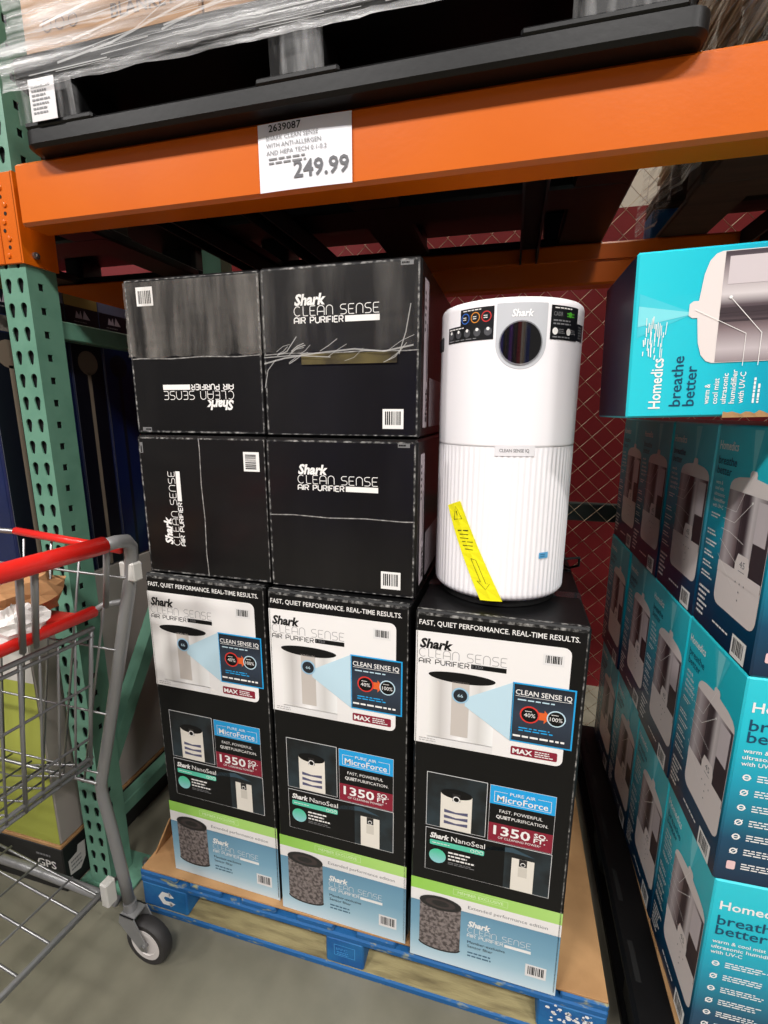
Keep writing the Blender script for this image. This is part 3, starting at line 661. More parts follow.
e = sb(); e.rect(.073, 1.526, .142, 1.583, STK, 1, 8); e.rect(.142, 1.528, .174, 1.557, STK, 1, 4)
e.text('CADR', .078, 1.5655, GREYINK, .007, .02, 2); e.disc(.117, 1.569, .005, M('sticker_leaf_green', (70, 160, 40), .5), 2, 8); e.smear(.108, 1.564, .138, 1.573, 2, M('sticker_leaf_green', (70, 160, 40), .5), 2); e.smear(.078, 1.55, .135, 1.561, 2, GREYINK, 2)
e.disc(.083, 1.540, .006, WHITE, 2, 12); e.disc(.115, 1.540, .006, WHITE, 2, 12); e.smear(.09, 1.536, .107, 1.545, 3, GREYINK, 2); e.smear(.122, 1.536, .138, 1.545, 3, GREYINK, 2); e.smear(.078, 1.528, .136, 1.533, 1, GREYINK, 2); e.smear(.08, 1.577, .138, 1.581, 1, WHITE, 2)
e.smear(.148, 1.531, .17, 1.554, 5, GREYINK, 2); e.build('rating_sticker', pf, world=True)
e = cprint(); e.rect(-.014, 1.320, .059, 1.3385, M('clear_label', (228, 226, 228), .15, coat=.4), 1, 8); e.text('CLEAN SENSE IQ', -.006, 1.3275, M('label_grey_letter', (120, 118, 120), .5), .006, .054, 2, off=.01); e.build('model_label', pf, world=True)
e = cprint(); YEL = M('yellow_tape', (240, 232, 24), .4)
def ytp(u, v):   # u across 0..1, v along 0..1 (top to bottom)
    a = (-.115 + (-.080 + .115) * u, 1.214 + (1.228 - 1.214) * u); b = (-.028 + .043 * u, 1.033 + .002 * u); return a[0] + (b[0] - a[0]) * v, a[1] + (b[1] - a[1]) * v
for i in range(8):
    for k in range(2): e.poly([ytp(k / 2, i / 8), ytp(k / 2, (i + 1) / 8), ytp(k / 2 + .5, (i + 1) / 8), ytp(k / 2 + .5, i / 8)], YEL, 4)
TI = M('tape_ink', (60, 60, 12), .5)
e.line([ytp(.2, .155), ytp(.72, .165), ytp(.58, .035), ytp(.2, .155)], .0012, TI, 5); e.line([ytp(.5, .125), ytp(.54, .08)], .0018, TI, 5)
for i in range(6): e.line([ytp(.22 + .04 * (i % 2), .27 + .038 * i), ytp(.84 - .08 * (i % 3), .285 + .038 * i)], .0022 if i == 0 else .0013, TI, 5)
e.line([ytp(.40, .56), ytp(.40, .80), ytp(.25, .79), ytp(.48, .88), ytp(.78, .82), ytp(.62, .815), ytp(.62, .575), ytp(.40, .56)], .0009, TI, 5)
e.build('warning_tape', pf, world=True)
e = cprint(); e.rect(.083, 1.121, .105, 1.133, M('blue_sticker', (92, 168, 212), .4), 3, 3); e.smear(.086, 1.123, .102, 1.131, 2, M('blue_sticker_ink', (40, 96, 140), .5), 4); e.build('blue_sticker', pf, world=True)
q = MB(); q.bbox(-.02, .02, -.004, .004, -.014, .014, M('handle_recess_dark', (40, 40, 42), .6), .0035); o = q.build('side_handle', pf, world=False); a = R(-74); o.matrix_parent_inverse = Matrix.Identity(4); o.location = ((PR - .002) * math.sin(a), -(PR - .002) * math.cos(a), 1.531 - 1.016); o.rotation_euler = (0, 0, a)
q = MB(); q.tube([(.13, 1.10, 1.075), (.165, 1.12, 1.075), (.168, 1.14, 1.05), (.155, 1.2, 1.024), (.10, 1.3, 1.024)], .003, M('cord_black', (14, 14, 14), .5), 8); q.build('power_cord', pf, world=True)

# ================================================================== teal humidifier cartons
TW, TD, TH = .245, .23, .409
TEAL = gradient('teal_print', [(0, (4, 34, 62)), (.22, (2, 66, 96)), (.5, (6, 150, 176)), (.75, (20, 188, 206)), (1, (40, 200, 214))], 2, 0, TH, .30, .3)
NAVY = M('navy_carton', (8, 28, 48), .35, coat=.2); TNAVY = M('navy_ink', (14, 66, 96), .4); HWHITE = M('humidifier_white', (222, 212, 208), .4)
TANK = gradient('tank_print', [(0, (128, 114, 116)), (.15, (186, 176, 178)), (.35, (120, 104, 106)), (.45, (58, 48, 52)), (.55, (86, 74, 78)), (.65, (206, 198, 198)), (.85, (150, 138, 140)), (1, (70, 60, 66))], 0, -TW / 2 + .076, -TW / 2 + .231, .35)
MIST = M('printed_mist', (66, 196, 210), .4); MIST2 = M('printed_mist_core', (124, 214, 222), .4); TANKD = M('tank_dark', (60, 50, 54), .35)
def make_teal(label):
    t = thing('humidifier_carton', label, 'carton', group='teal humidifier cartons')
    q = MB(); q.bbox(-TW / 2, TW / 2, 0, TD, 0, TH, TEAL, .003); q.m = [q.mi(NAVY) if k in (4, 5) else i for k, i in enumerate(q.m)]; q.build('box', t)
    e = Print.plane((-TW / 2, 0, 0), (1, 0, 0), (0, 0, 1))
    e.poly([(.150, .332), (.156, .332), (.186, .402), (.122, .402)], MIST, 0); e.poly([(.151, .332), (.155, .332), (.168, .402), (.138, .402)], MIST2, 1)
    # white body
    bw0, bw1 = .080, .236
    e.poly(arcp(bw0 + .02, .09, .02, .02, 270, 180, 4)[::-1][::-1] + [(bw0, .296)] + [(bw0 + .003, .304), (bw0 + .012, .3115), (bw0 + .03, .317), (.146, .321), (.146, .328), (.150, .333), (.166, .333), (.170, .328), (.170, .321), (bw1 - .03, .317), (bw1 - .012, .3115), (bw1 - .003, .304), (bw1, .296)] + arcp(bw1 - .02, .09, .02, .02, 0, -90, 4), HWHITE, 2)
    e.rect(bw0 + .001, .14, bw1 - .001, .292, TANK, 3); e.rect(.150, .14, .158, .292, TANKD, 4); e.rect(.138, .14, .141, .292, TANKD, 4); e.rect(.19, .14, bw1 - .001, .215, TANKD, 4)
    e.rect(.19, .215, .228, .286, M('tank_highlight', (200, 190, 192), .35), 4)
    e.poly([(bw0 + .001, .135), (bw1 - .001, .135), (bw1 - .001, .155), (.192, .155), (.192, .170), (.186, .186), (.150, .186), (.144, .170), (.144, .155), (bw0 + .001, .155)], HWHITE, 5)
    e.text('45', .160, .164, GREYINK, .012, .018, 6); e.line([(.158, .157), (.180, .157)], .0012, GREYINK, 6)
    for a, b in ((.155, .135), (.17, .135), (.185, .135), (.17, .12), (.17, .105)): e.disc(a, b, .0018, GREYINK, 6, 6)
    e.line([(.172, .28), (.120, .235), (.074, .235)], .0009, WHITE, 6); e.disc(.172, .28, .0024, WHITE, 7, 8); e.line([(.158, .325), (.12, .255), (.074, .255)], .0008, WHITE, 6); e.line([(.162, .205), (.11, .215), (.074, .215)], .0008, WHITE, 6); e.line([(.15, .165), (.074, .195)], .0008, WHITE, 6); e.line([(.15, .12), (.074, .165)], .0008, WHITE, 6)
    e.build('product_picture', t)
    e = Print.plane((-TW / 2, 0, 0), (1, 0, 0), (0, 0, 1))
    TP = lambda: Print.plane((-TW / 2, 0, 0), (1, 0, 0), (0, 0, 1))
    e.text('Homedics', .014, .3615, WHITE, .0165, .076, off=.015); e.build('brand_lettering', t)
    e = TP(); e.text('breathe', .017, .333, TNAVY, .016, .075, off=.006); e.text('better', .017, .314, TNAVY, .016, .06, off=.006); e.build('slogan_lettering', t)
    e = TP()
    for k, tx in enumerate(('warm &', 'cool mist', 'ultrasonic', 'humidifier', 'with UV-C')): e.text(tx, .019, .294 - k * .0115, WHITE, .0075, (.03, .038, .045, .05, .046)[k], off=.01)
    e.smear(.019, .226, .058, .238, 2, WHITE, 1, 1); e.build('description_lettering', t)
    e = TP()
    for k in range(5): e.smear(.012, .19 - k * .022, .062, .204 - k * .022, 2, WHITE, 1, 20 + k)
    e.build('callout_print', t)
    e = TP(); e.smear(.012, .02, .062, .085, 6, WHITE, 1, 31); e.build('small_print', t); e = TP(); e.smear(.09, .028, .17, .036, 1, WHITE, 1, 33); e.build('footnote_print', t)
    e = Print.plane((-TW / 2, 0, 0), (1, 0, 0), (0, 0, 1)); e.barcode(.172, .004, .222, .044, WHITE, BLACKINK, 1, 6); e.build('barcode_label', t)
    e = Print.plane((TW / 2, 0, 0), (0, 1, 0), (0, 0, 1))
    e.text('Homedics', .014, TH - .063, WHITE, .0185, .115, off=.015); e.text('breathe', .014, TH - .098, TNAVY, .0215, .105, off=.008); e.text('better', .014, TH - .121, TNAVY, .0215, .085, off=.008)
    for k, tx in enumerate(('warm & cool mist', 'ultrasonic humidifier', 'with UV-C')): e.text(tx, .012, TH - .141 - k * .0125, WHITE, .008, (.088, .112, .053)[k], off=.01)
    for k in range(7):
        z = TH - .189 - k * .0305; e.ring(.024, z, .004, .0065, WHITE if k < 6 else M('pink_ink', (226, 190, 190), .5), 1, 10)
        if k in (0, 2, 4): e.line([(.017, z), (.031, z)], .0016, WHITE, 2)
        if k in (1, 3, 5): e.line([(.018, z - .005), (.030, z + .006)], .0016, WHITE, 2)
        if k == 6: e.rrect(.017, z - .009, .031, z + .009, .003, M('pink_ink', (226, 190, 190), .5), 2)
        e.smear(.040, z - .007, .115, z + .008, 3, WHITE, 1, 40 + k)
    e.build('side_print', t)
    return t
T0 = Vector((.405, .85)); ta = R(1.5); tt = Vector((-math.sin(ta), math.cos(ta))); tn = Vector((math.cos(ta), math.sin(ta)))
rows = {0: 'bottom layer', 1: 'second layer', 2: 'top layer'}
teal = None
for r_ in range(3):
    for k in range(4):
        lab = 'standing teal humidifier carton, %s of the stack, %s' % (rows[r_], ('nearest the camera', 'second from the camera', 'third from the camera', 'furthest back by the mesh')[k])
        if teal is None: teal = make_teal(lab); o = teal
        else: o = copy_tree(teal); o['label'] = lab
        jit = rnd.uniform(-.004, .004) if r_ else 0
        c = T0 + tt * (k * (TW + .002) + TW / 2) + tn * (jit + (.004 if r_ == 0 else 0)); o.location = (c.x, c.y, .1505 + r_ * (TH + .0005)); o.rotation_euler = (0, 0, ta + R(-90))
o = copy_tree(teal); o['label'] = 'teal humidifier carton lying on its side on top of the stack'
o.location = (.172 + TH, .86, 1.402 + TW / 2); o.rotation_euler = (0, R(-90 - 1.6), R(1))
e = Print.plane((-TW / 2, 0, 0), (1, 0, 0), (0, 0, 1)); rr = random.Random(6)
for k in range(34):
    a, b = rr.uniform(.088, .140), rr.uniform(.362, .392); e.line([(a, b), (a + rr.uniform(.006, .022), b + rr.uniform(-.001, .001))], rr.uniform(.0006, .0016), WHITE, 3)
e.build('scratched_print', o)
q = MB(); rr = random.Random(9); top = [(.19 + .006 * k, .003 + .006 * rr.random()) for k in range(15)]
for k in range(14): q.add([(-TW / 2 - .002, -.002, top[k][0]), (-TW / 2 - .002, -.002, top[k + 1][0]), (-TW / 2 + top[k + 1][1], -.0035, top[k + 1][0]), (-TW / 2 + top[k][1], -.0035, top[k][0]), (-TW / 2 - .002, .012, top[k][0]), (-TW / 2 - .002, .012, top[k + 1][0])], [(0, 3, 2, 1), (0, 1, 5, 4)], CARD)
q.build('torn_corner', o)
tp = thing('black_pallet', 'low black plastic pallet under the teal humidifier cartons', 'pallet', (.75, 1.35, 0))
part('deck', tp, (.322, 1.34, .86, 1.89, .115, .142), BLACKPLASTIC, .008)
for x in (.322, .75, 1.18):
    part('runner', tp, (x, x + .16, .86, 1.89, 0, .03), BLACKPLASTIC, .006)
    for y in (.86, 1.30, 1.74): part('foot', tp, (x + .01, x + .15, y + .005, y + .145, .03, .115), BLACKPLASTIC, .01)
for k in range(5): part('deck_slot', tp, (.34, .352, .95 + k * .19, 1.04 + k * .19, .1415, .1425), M('slot_black', (5, 5, 5), .8), .0003)
q = MB(); q.bbox(.401, 1.3, .862, 1.88, .1425, .149, CARD, .001); tag(q.build('cardboard_sheet'), 'thin brown cardboard layer under the teal cartons on the black pallet', 'cardboard sheet')

# ================================================================== loads on the beams
def black_top_pallet(label):
    x0, x1, y0, y1, z = -.962, .232, .842, 1.86, BZ1
    t = thing('plastic_pallet', label, 'pallet', (-.365, 1.34, BZ1))
    def rounded(a0, a1, b0, b1, z0, z1, r, mat, name, bulge=0):
        p = []
        for (x, y, st) in ((a1 - r, b1 - r, 0), (a0 + r, b1 - r, 90), (a0 + r, b0 + r, 180), (a1 - r, b0 + r, 270)): p += arcp(x, y, r, r, st, st + 90, 5)
        q = MB(); n = len(p); cx_, cy_ = (a0 + a1) / 2, (b0 + b1) / 2
        v = []; lv = [(z0, -.006), (z0 + .006, 0), (z1 - .006, 0), (z1, -.006)]
        for zz_, ins in lv:
            for x, y in p: v.append((x + (ins if x > cx_ else -ins), y + (ins if y > cy_ else -ins), zz_))
        fs = [(j * n + k, j * n + (k + 1) % n, (j + 1) * n + (k + 1) % n, (j + 1) * n + k) for j in range(3) for k in range(n)] + [tuple(range(n))[::-1], tuple(3 * n + k for k in range(n))]
        q.add(v, fs, mat); return shade_auto(q.build(name, t, world=True), 28)
    rounded(x0, x1, y0, y0 + .13, z, z + .036, .03, BLACKPLASTIC, 'skid'); rounded(x0, x1, y1 - .13, y1, z, z + .036, .03, BLACKPLASTIC, 'skid'); rounded(x0, x1, 1.285, 1.415, z, z + .036, .03, BLACKPLASTIC, 'skid')
    for x in (x0, -.43, x1 - .13): rounded(x, x + .13, y0 + .12, y1 - .12, z + .001, z + .030, .02, BLACKPLASTIC, 'cross_skid')
    for y in (y0 + .008, 1.29, y1 - .128):
        for x, ww in ((x0 + .025, .11), (-.415, .085), (x1 - .170, .15)): rounded(x, x + ww, y, y + .12, z + .030, z + .112, .018, BLACKPLASTIC, 'leg')
    rounded(x0 - .008, x1 + .008, y0 - .004, y1, z + .108, z + .152, .03, BLACKPLASTIC, 'deck')
    for x, sw in ((-.962 + .015, .16), (-.45, .15), (-.02, .22)):
        part('skid_step', t, (x, x + sw, y0 - .002, y0 + .05, z + .030, z + .043), BLACKPLASTIC, .004)
    return t
tpal = black_top_pallet('black plastic pallet on top of the orange beam, wrapped in clear film')
o = copy_tree(tpal); o.location.x -= 1.43; o['label'] = 'black plastic pallet on the beams left of the green upright'
BOXM = M('blanket_box_cardboard', (168, 132, 98), .75, var=(6, (146, 112, 82), .4, .7), bump=(40, .15))
INK = M('faded_brown_ink', (84, 62, 52), .6)
for k in range(3):
    x = -.945 + k * .392
    t = thing('blanket_box', ('brown cardboard blanket box on the high pallet, above the green upright', 'brown cardboard blanket box on the high pallet, above the price sign', 'brown cardboard blanket box on the high pallet, right end')[k], 'box', (x + .195, 1.05, BZ1 + .153), group='blanket boxes on the high pallet')
    q = MB(); q.bbox(x, x + .388, .862, 1.84, BZ1 + .1535, BZ1 + 1.15, BOXM, .004); q.build('box', t, world=True)
    e = Print.plane((x, .862, BZ1 + .153), (1, 0, 0), (0, 0, 1))
    e.text('SOFT', .212, .070, INK, .024, .09, off=.02); e.text('BLANKET', .205, .038, INK, .021, .135, off=.01)
    for g in range(3): e.ring(.06 + g * .03, .05, .009, .011, INK, 1, 12)
    e.build('lettering', t, world=True)
lbx = thing('light_block_carton', 'unseen brown carton added to block light on the high pallet left of the upright', 'carton', (-1.8, 1.34, BZ1 + .153))  # unseen load, added to keep light from passing over the left bay
q = MB(); q.bbox(-2.38, -1.215, .862, 1.84, BZ1 + .1535, BZ1 + 1.1, BOXM, .005); q.build('box', lbx, world=True)
q = MB(); q.box(-1.83, -1.77, .8605, .862, BZ1 + .1535, BZ1 + 1.1, M('brown_tape', (150, 116, 76), .3)); q.build('tape', lbx, world=True)
wf = thing('stretch_film', 'shiny clear stretch film wrapped round the high black pallet and its boxes', 'film', (-.365, .84, BZ1 + .04))
FILM = film_material('clear_film', 7, (.45, 1, 11), .40, .72, .62)
FILMV = film_material('clear_film_upright', 10, (6, 1, .8), .42, .8, .35)
q = MB(); rr = random.Random(2); vv = []; ff = []; nx, nz = 60, 14
for j in range(nz + 1):
    for i in range(nx + 1):
        x = -.975 + 1.22 * i / nx; z = BZ1 + .088 + .40 * (j / nz) ** 1.6; y = .832 + (.022 if z > BZ1 + .17 else 0) - .004 * rr.random()
        vv.append((x, y, z + .0012 * math.sin(i * .9) * (1 - j / nz)))
for j in range(nz):
    for i in range(nx): b = j * (nx + 1) + i; ff.append((b, b + 1, b + nx + 2, b + nx + 1))
q.add(vv, ff, FILM); q.build('film_sheet', wf, smooth=True, world=True)
for x0_, x1_ in ((-.955, -.82), (-.42, -.325), (.05, .225)):
    q = MB(); vv = []; ff = []; n = 10
    for i in range(n + 1):
        x = x0_ + (x1_ - x0_) * i / n; dy = .003 * rr.random(); vv += [(x, .843 - dy, BZ1 + .038), (x, .838 - dy, BZ1 + .10)]
    for i in range(n): ff.append((2 * i, 2 * i + 2, 2 * i + 3, 2 * i + 1))
    q.add(vv, ff, FILMV); q.build('film_over_leg', wf, smooth=True, world=True)
pr = Print(lambda a, b, h: Vector((-.92 + a, .829 - h, BZ1 + .055 + b))); rr = random.Random(8)
for k in range(16):
    a = rr.uniform(0, .35); b = .06 + rr.uniform(0, .12); pr.line([(a, b), (a + .12, b + rr.uniform(.005, .03)), (a + .3, b + rr.uniform(.02, .09))], rr.uniform(.0012, .004), M('film_streak', (232, 232, 230), .2, alpha=.32), k % 3)
for k in range(26):
    a = rr.uniform(0, .8); b = .045 + rr.uniform(0, .05); L = rr.uniform(.1, .3); pr.line([(a, b), (a + L, b + rr.uniform(-.004, .006))], rr.uniform(.0008, .0024), M('film_streak', (232, 232, 230), .2, alpha=.32), k % 3)
pr.build('film_wrinkle', wf, world=True)
q = MB(); q.box(-.918, -.858, .8345, .8355, BZ1 + .036, BZ1 + .105, M('pallet_label_paper', (206, 204, 204), .4)); o = q.build('pallet_label', wf, world=True)
pr = Print.plane((-.918, .8345, BZ1 + .036), (1, 0, 0), (0, 0, 1)); pr.smear(.006, .01, .054, .06, 7, GREYINK, 1, 4); o2 = pr.mb.build('label_print', wf, world=True)

# neighbouring load on the right: flat cardboard sheets on a blue pallet
SHADEWOOD = M('shade_darkened_wood', (66, 50, 38), .8, var=(6, (48, 36, 28), .4, .7, (1, 6, 6)))  # board colour darkened to stand in for the unlit pallet underside
rp = thing('wooden_pallet', 'shade-darkened wooden pallet with blue corner blocks at the far right on the beams', 'pallet', (.998, 1.38, BZ1))
for i in range(7): x = .378 + i * .18; part('deck_board', rp, (x, x + .13, .90, 1.86, BZ1 + .122, BZ1 + .141), SHADEWOOD)
for y in (.90, 1.34, 1.76):
    part('bottom_board', rp, (.378, 1.588, y, y + .10, BZ1, BZ1 + .02), SHADEWOOD); part('stringer_board', rp, (.378, 1.588, y, y + .10, BZ1 + .102, BZ1 + .121), SHADEWOOD)
    for x in (.378, .933, 1.443): part('block', rp, (x, x + .145, y + .003, y + .10, BZ1 + .02, BZ1 + .102), BLUE if y > 1.5 else SHADEWOOD)
for x in (.383, .668, .998, 1.348): part('bottom_board', rp, (x, x + .13, 1.0, 1.76, BZ1 + .001, BZ1 + .018), SHADEWOOD)
fsM = [M('flat_sheet_%d' % k, c, .8) for k, c in enumerate(((176, 156, 126), (156, 132, 100), (192, 176, 146)))]
fs_ = thing('flat_carton_stack', 'tall stack of flat beige cardboard sheets at the top right corner', 'cardboard stack', (.998, 1.38, BZ1 + .142), group=None)
proto = []
for k in range(3):
    q = MB(); q.bbox(-.59, .59, -.47, .47, 0, .012, fsM[k], .002); proto.append(q)
pm = None; z = 0
meshes = []
for k in range(3):
    o = proto[k].build('sheet', fs_); meshes.append(o.data); o.location = (rnd.uniform(-.006, .006), 0, z); z += .0135
for i in range(3, 76):
    o = bpy.data.objects.new('sheet', meshes[rnd.randrange(3)]); col.objects.link(o); o.parent = fs_; o.location = (rnd.uniform(-.012, .008), rnd.uniform(-.006, .006), z); z += .0135

rf = thing('stretch_film', 'loose clear film hanging down the side of the far right sheet stack', 'film', (.372, 1.38, BZ1 + .05))
q = MB(); vv = []; ff = []; nx, nz = 30, 12; rr = random.Random(12)
for j in range(nz + 1):
    for i in range(nx + 1): vv.append((.372 - .012 * rr.random() - .012 * (1 - j / nz) * math.sin(i * .8) ** 2, .95 + .92 * i / nx, BZ1 + .03 + .7 * j / nz))
for j in range(nz):
    for i in range(nx): b_ = j * (nx + 1) + i; ff.append((b_, b_ + nx + 1, b_ + nx + 2, b_ + 1))
q.add(vv, ff, film_material('side_film', 8, (1, .5, 9), .38, .72, .6)); q.build('film_sheet', rf, smooth=True, world=True)

# ================================================================== left bay: tall navy cartons, white-and-green carton, black carton
NV = M('navy_box_print', (17, 31, 76), .35, var=(3, (11, 20, 48), .4, .7), coat=.2); NVD = M('navy_box_dark', (9, 11, 24), .4); BRASS = gradient('pole_picture', [(0, (70, 60, 52)), (.45, (176, 160, 140)), (1, (60, 52, 46))], 0, -.02, .02, .4)
TAN = M('tan_strip', (150, 124, 66), .5); LILAC = M('lilac_strip', (104, 104, 128), .5)
PHOTO = M('grey_photo_print', (132, 124, 116), .5, var=(40, (62, 56, 52), .42, .58))
def navy_box(label, x1, y0, w_, d_, z0, z1, strip):
    t = thing('lamp_carton', label, 'carton', (x1 - d_ / 2, y0 + w_ / 2, z0), group='tall navy cartons in the left bay')
    q = MB(); q.bbox(x1 - d_, x1, y0, y0 + w_, z0, z1, NV, .003); q.build('box', t, world=True)
    h = z1 - z0
    for nm, o, ux, ww in (('side_print', (x1, y0, z0), (0, 1, 0), w_), ('front_print', (x1 - d_, y0, z0), (1, 0, 0), d_)):
        e = Print.plane(o, ux, (0, 0, 1)); c = ww / 2
        e.rect(.001, h - .028, ww - .001, h - .001, strip, 0); e.rect(.001, h - .085, ww - .001, h - .028, NVD, 0)
        e.poly([(c - .024, h - .058), (c - .018, h - .038), (c - .010, h - .050), (c - .004, h - .036), (c, h - .058)], M('pale_logo', (176, 160, 170), .5), 1); e.poly([(c + .001, h - .058), (c + .008, h - .034), (c + .018, h - .048), (c + .026, h - .058)], M('pale_logo', (176, 160, 170), .5), 1)
        e.smear(c - .03, h - .07, c + .03, h - .064, 1, GREYINK, 1)
        e.rect(.004, h - .125, ww * .8, h - .088, PHOTO, 1); e.rect(.006, .004, ww - .006, h - .128, NVD if (strip is TAN and nm == 'side_print') else NV, 1)
        e.disc(c, h - .178, min(.034, ww * .32), M('bronze_globe', (120, 106, 92), .4) if strip is TAN else M('dark_globe', (20, 22, 34), .4), 2, 18); e.rect(c - .006, .004, c + .006, h - .205, M('bronze_pole', (140, 126, 110), .4) if strip is TAN else M('dark_globe', (20, 22, 34), .4), 2)
        e.line([(.004, h - .13), (.004, .004)], .0012, GREYINK, 2)
        e.build(nm, t, world=True)
    return t
for k in range(5):
    navy_box(('navy lamp carton standing just left of the green upright', 'navy lamp carton hidden behind the green upright post', 'navy lamp carton with tan top strip and bronze globe picture, right of upright', 'navy lamp carton with lilac top strip next to the black cartons', 'navy lamp carton at the back, mostly behind the black cartons')[k], -1.2, .885 + k * .1135, .112, .28, .925, 1.713, (TAN, LILAC, TAN, LILAC, LILAC)[k])
navy_box('navy lamp carton at the far left edge, one box left of the upright', -1.485, .885, .14, .28, .925, 1.713, TAN)
wc = thing('white_carton', 'large white carton with yellow-green front behind the cart and upright', 'carton', (-1.5, 1.25, .16))
q = MB(); q.bbox(-1.85, -1.2, .872, 1.62, .162, .923, M('off_white_carton', (176, 168, 160), .55, var=(2, (160, 152, 146), .4, .7)), .004); q.build('box', wc, world=True)
e = Print.plane((-1.85, .872, .162), (1, 0, 0), (0, 0, 1)); e.rect(.002, .002, .648, .52, M('yellow_green_print', (166, 172, 74), .5), 0); e.rect(.002, .52, .648, .758, M('pale_print', (202, 198, 190), .5), 0)
e.text('PLUSH', .30, .60, GREYINK, .05, .2); e.build('front_print', wc, world=True)
gc = thing('black_tray_carton', 'low black carton with GPS lettering on the floor beside the upright', 'carton', (-1.5, 1.2, 0))
q = MB(); q.bbox(-1.85, -1.197, .868, 1.62, 0, .15, M('matt_black_carton', (20, 20, 21), .55), .003); q.build('box', gc, world=True)
q = MB(); q.bbox(-1.85, -1.197, .868, 1.62, .15, .161, CARD, .002); q.build('cardboard_rim', gc, world=True)
e = Print.plane((-1.85, .868, 0), (1, 0, 0), (0, 0, 1)); e.text('GPS', .555, .075, WHITE, .026, .07, off=.02); e.smear(.555, .11, .63, .125, 1, GREYINK, 1); e.smear(.555, .045, .63, .06, 1, GREYINK, 1); e.build('lettering', gc, world=True)
e = Print.plane((-1.197, .868, 0), (0, 1, 0), (0, 0, 1)); e.poly([(.016, .045), (.05, .035), (.07, .06), (.075, .115), (.05, .12), (.045, .10), (.015, .095)], M('torn_label', (198, 194, 190), .6)); e.smear(.022, .05, .06, .09, 3, GREYINK, 1, 3); e.build('torn_label', gc, world=True)

# ================================================================== shopping cart
ph = R(6); CP = Vector((-.745, .775, 0)); CF = Vector((-math.cos(ph), math.sin(ph), 0)); CL = Vector((-math.sin(ph), -math.cos(ph), 0))
def K(f_, l_, z_): return CP + CF * f_ + CL * l_ + Vector((0, 0, z_))
ct = thing('shopping_cart', 'grey wire shopping cart with red handle and red seat bars', 'shopping cart', K(.45, .29, 0))
REDP = M('red_cart_plastic', (222, 34, 26), .35, coat=.2); CWID = .57
def tb(name, pts, r, mat, n=8, parent=ct, smooth=True): q = MB(); q.tube(pts, r, mat, n); return q.build(name, parent, smooth=smooth, world=True)
for l_ in (0, CWID):
    s_ = 1 if l_ == 0 else -1
    tb('frame_leg', [K(-.018, l_ + s_ * .075, 1.150), K(-.016, l_ + s_ * .045, 1.150), K(-.012, l_ + s_ * .018, 1.145), K(-.006, l_ + s_ * .004, 1.130), K(0, l_, 1.105), K(.007, l_, 1.065), K(.055, l_, .909), K(.141, l_, .636), K(.186, l_, .500), K(.186, l_, .470), K(.169, l_, .371), K(.153, l_, .256), K(.142, l_, .165)], .0135, GREYPAINT, 12)
    q = MB(); q.bbox(-.02, .02, -.012, .012, -.02, .02, M('grey_clip', (196, 194, 188), .5), .003); o = q.build('handle_clip', ct); o.matrix_parent_inverse = Matrix.Identity(4); o.location = K(.005, l_ + s_ * .0, 1.075) - ct.location; o.rotation_euler = (0, 0, -ph)
    q = MB(); q.bbox(-.012, .012, -.014, .014, -.034, .034, M('grey_clip', (196, 194, 188), .5), .003); o = q.build('rack_clip', ct); o.matrix_parent_inverse = Matrix.Identity(4); o.location = K(.170, l_ + s_ * .03, .215) - ct.location; o.rotation_euler = (0, 0, -ph)
tb('handle', [K(-.018, .072, 1.151), K(-.02, .2, 1.153), K(-.02, .35, 1.153), K(-.018, CWID - .072, 1.151)], .0165, REDP, 14)
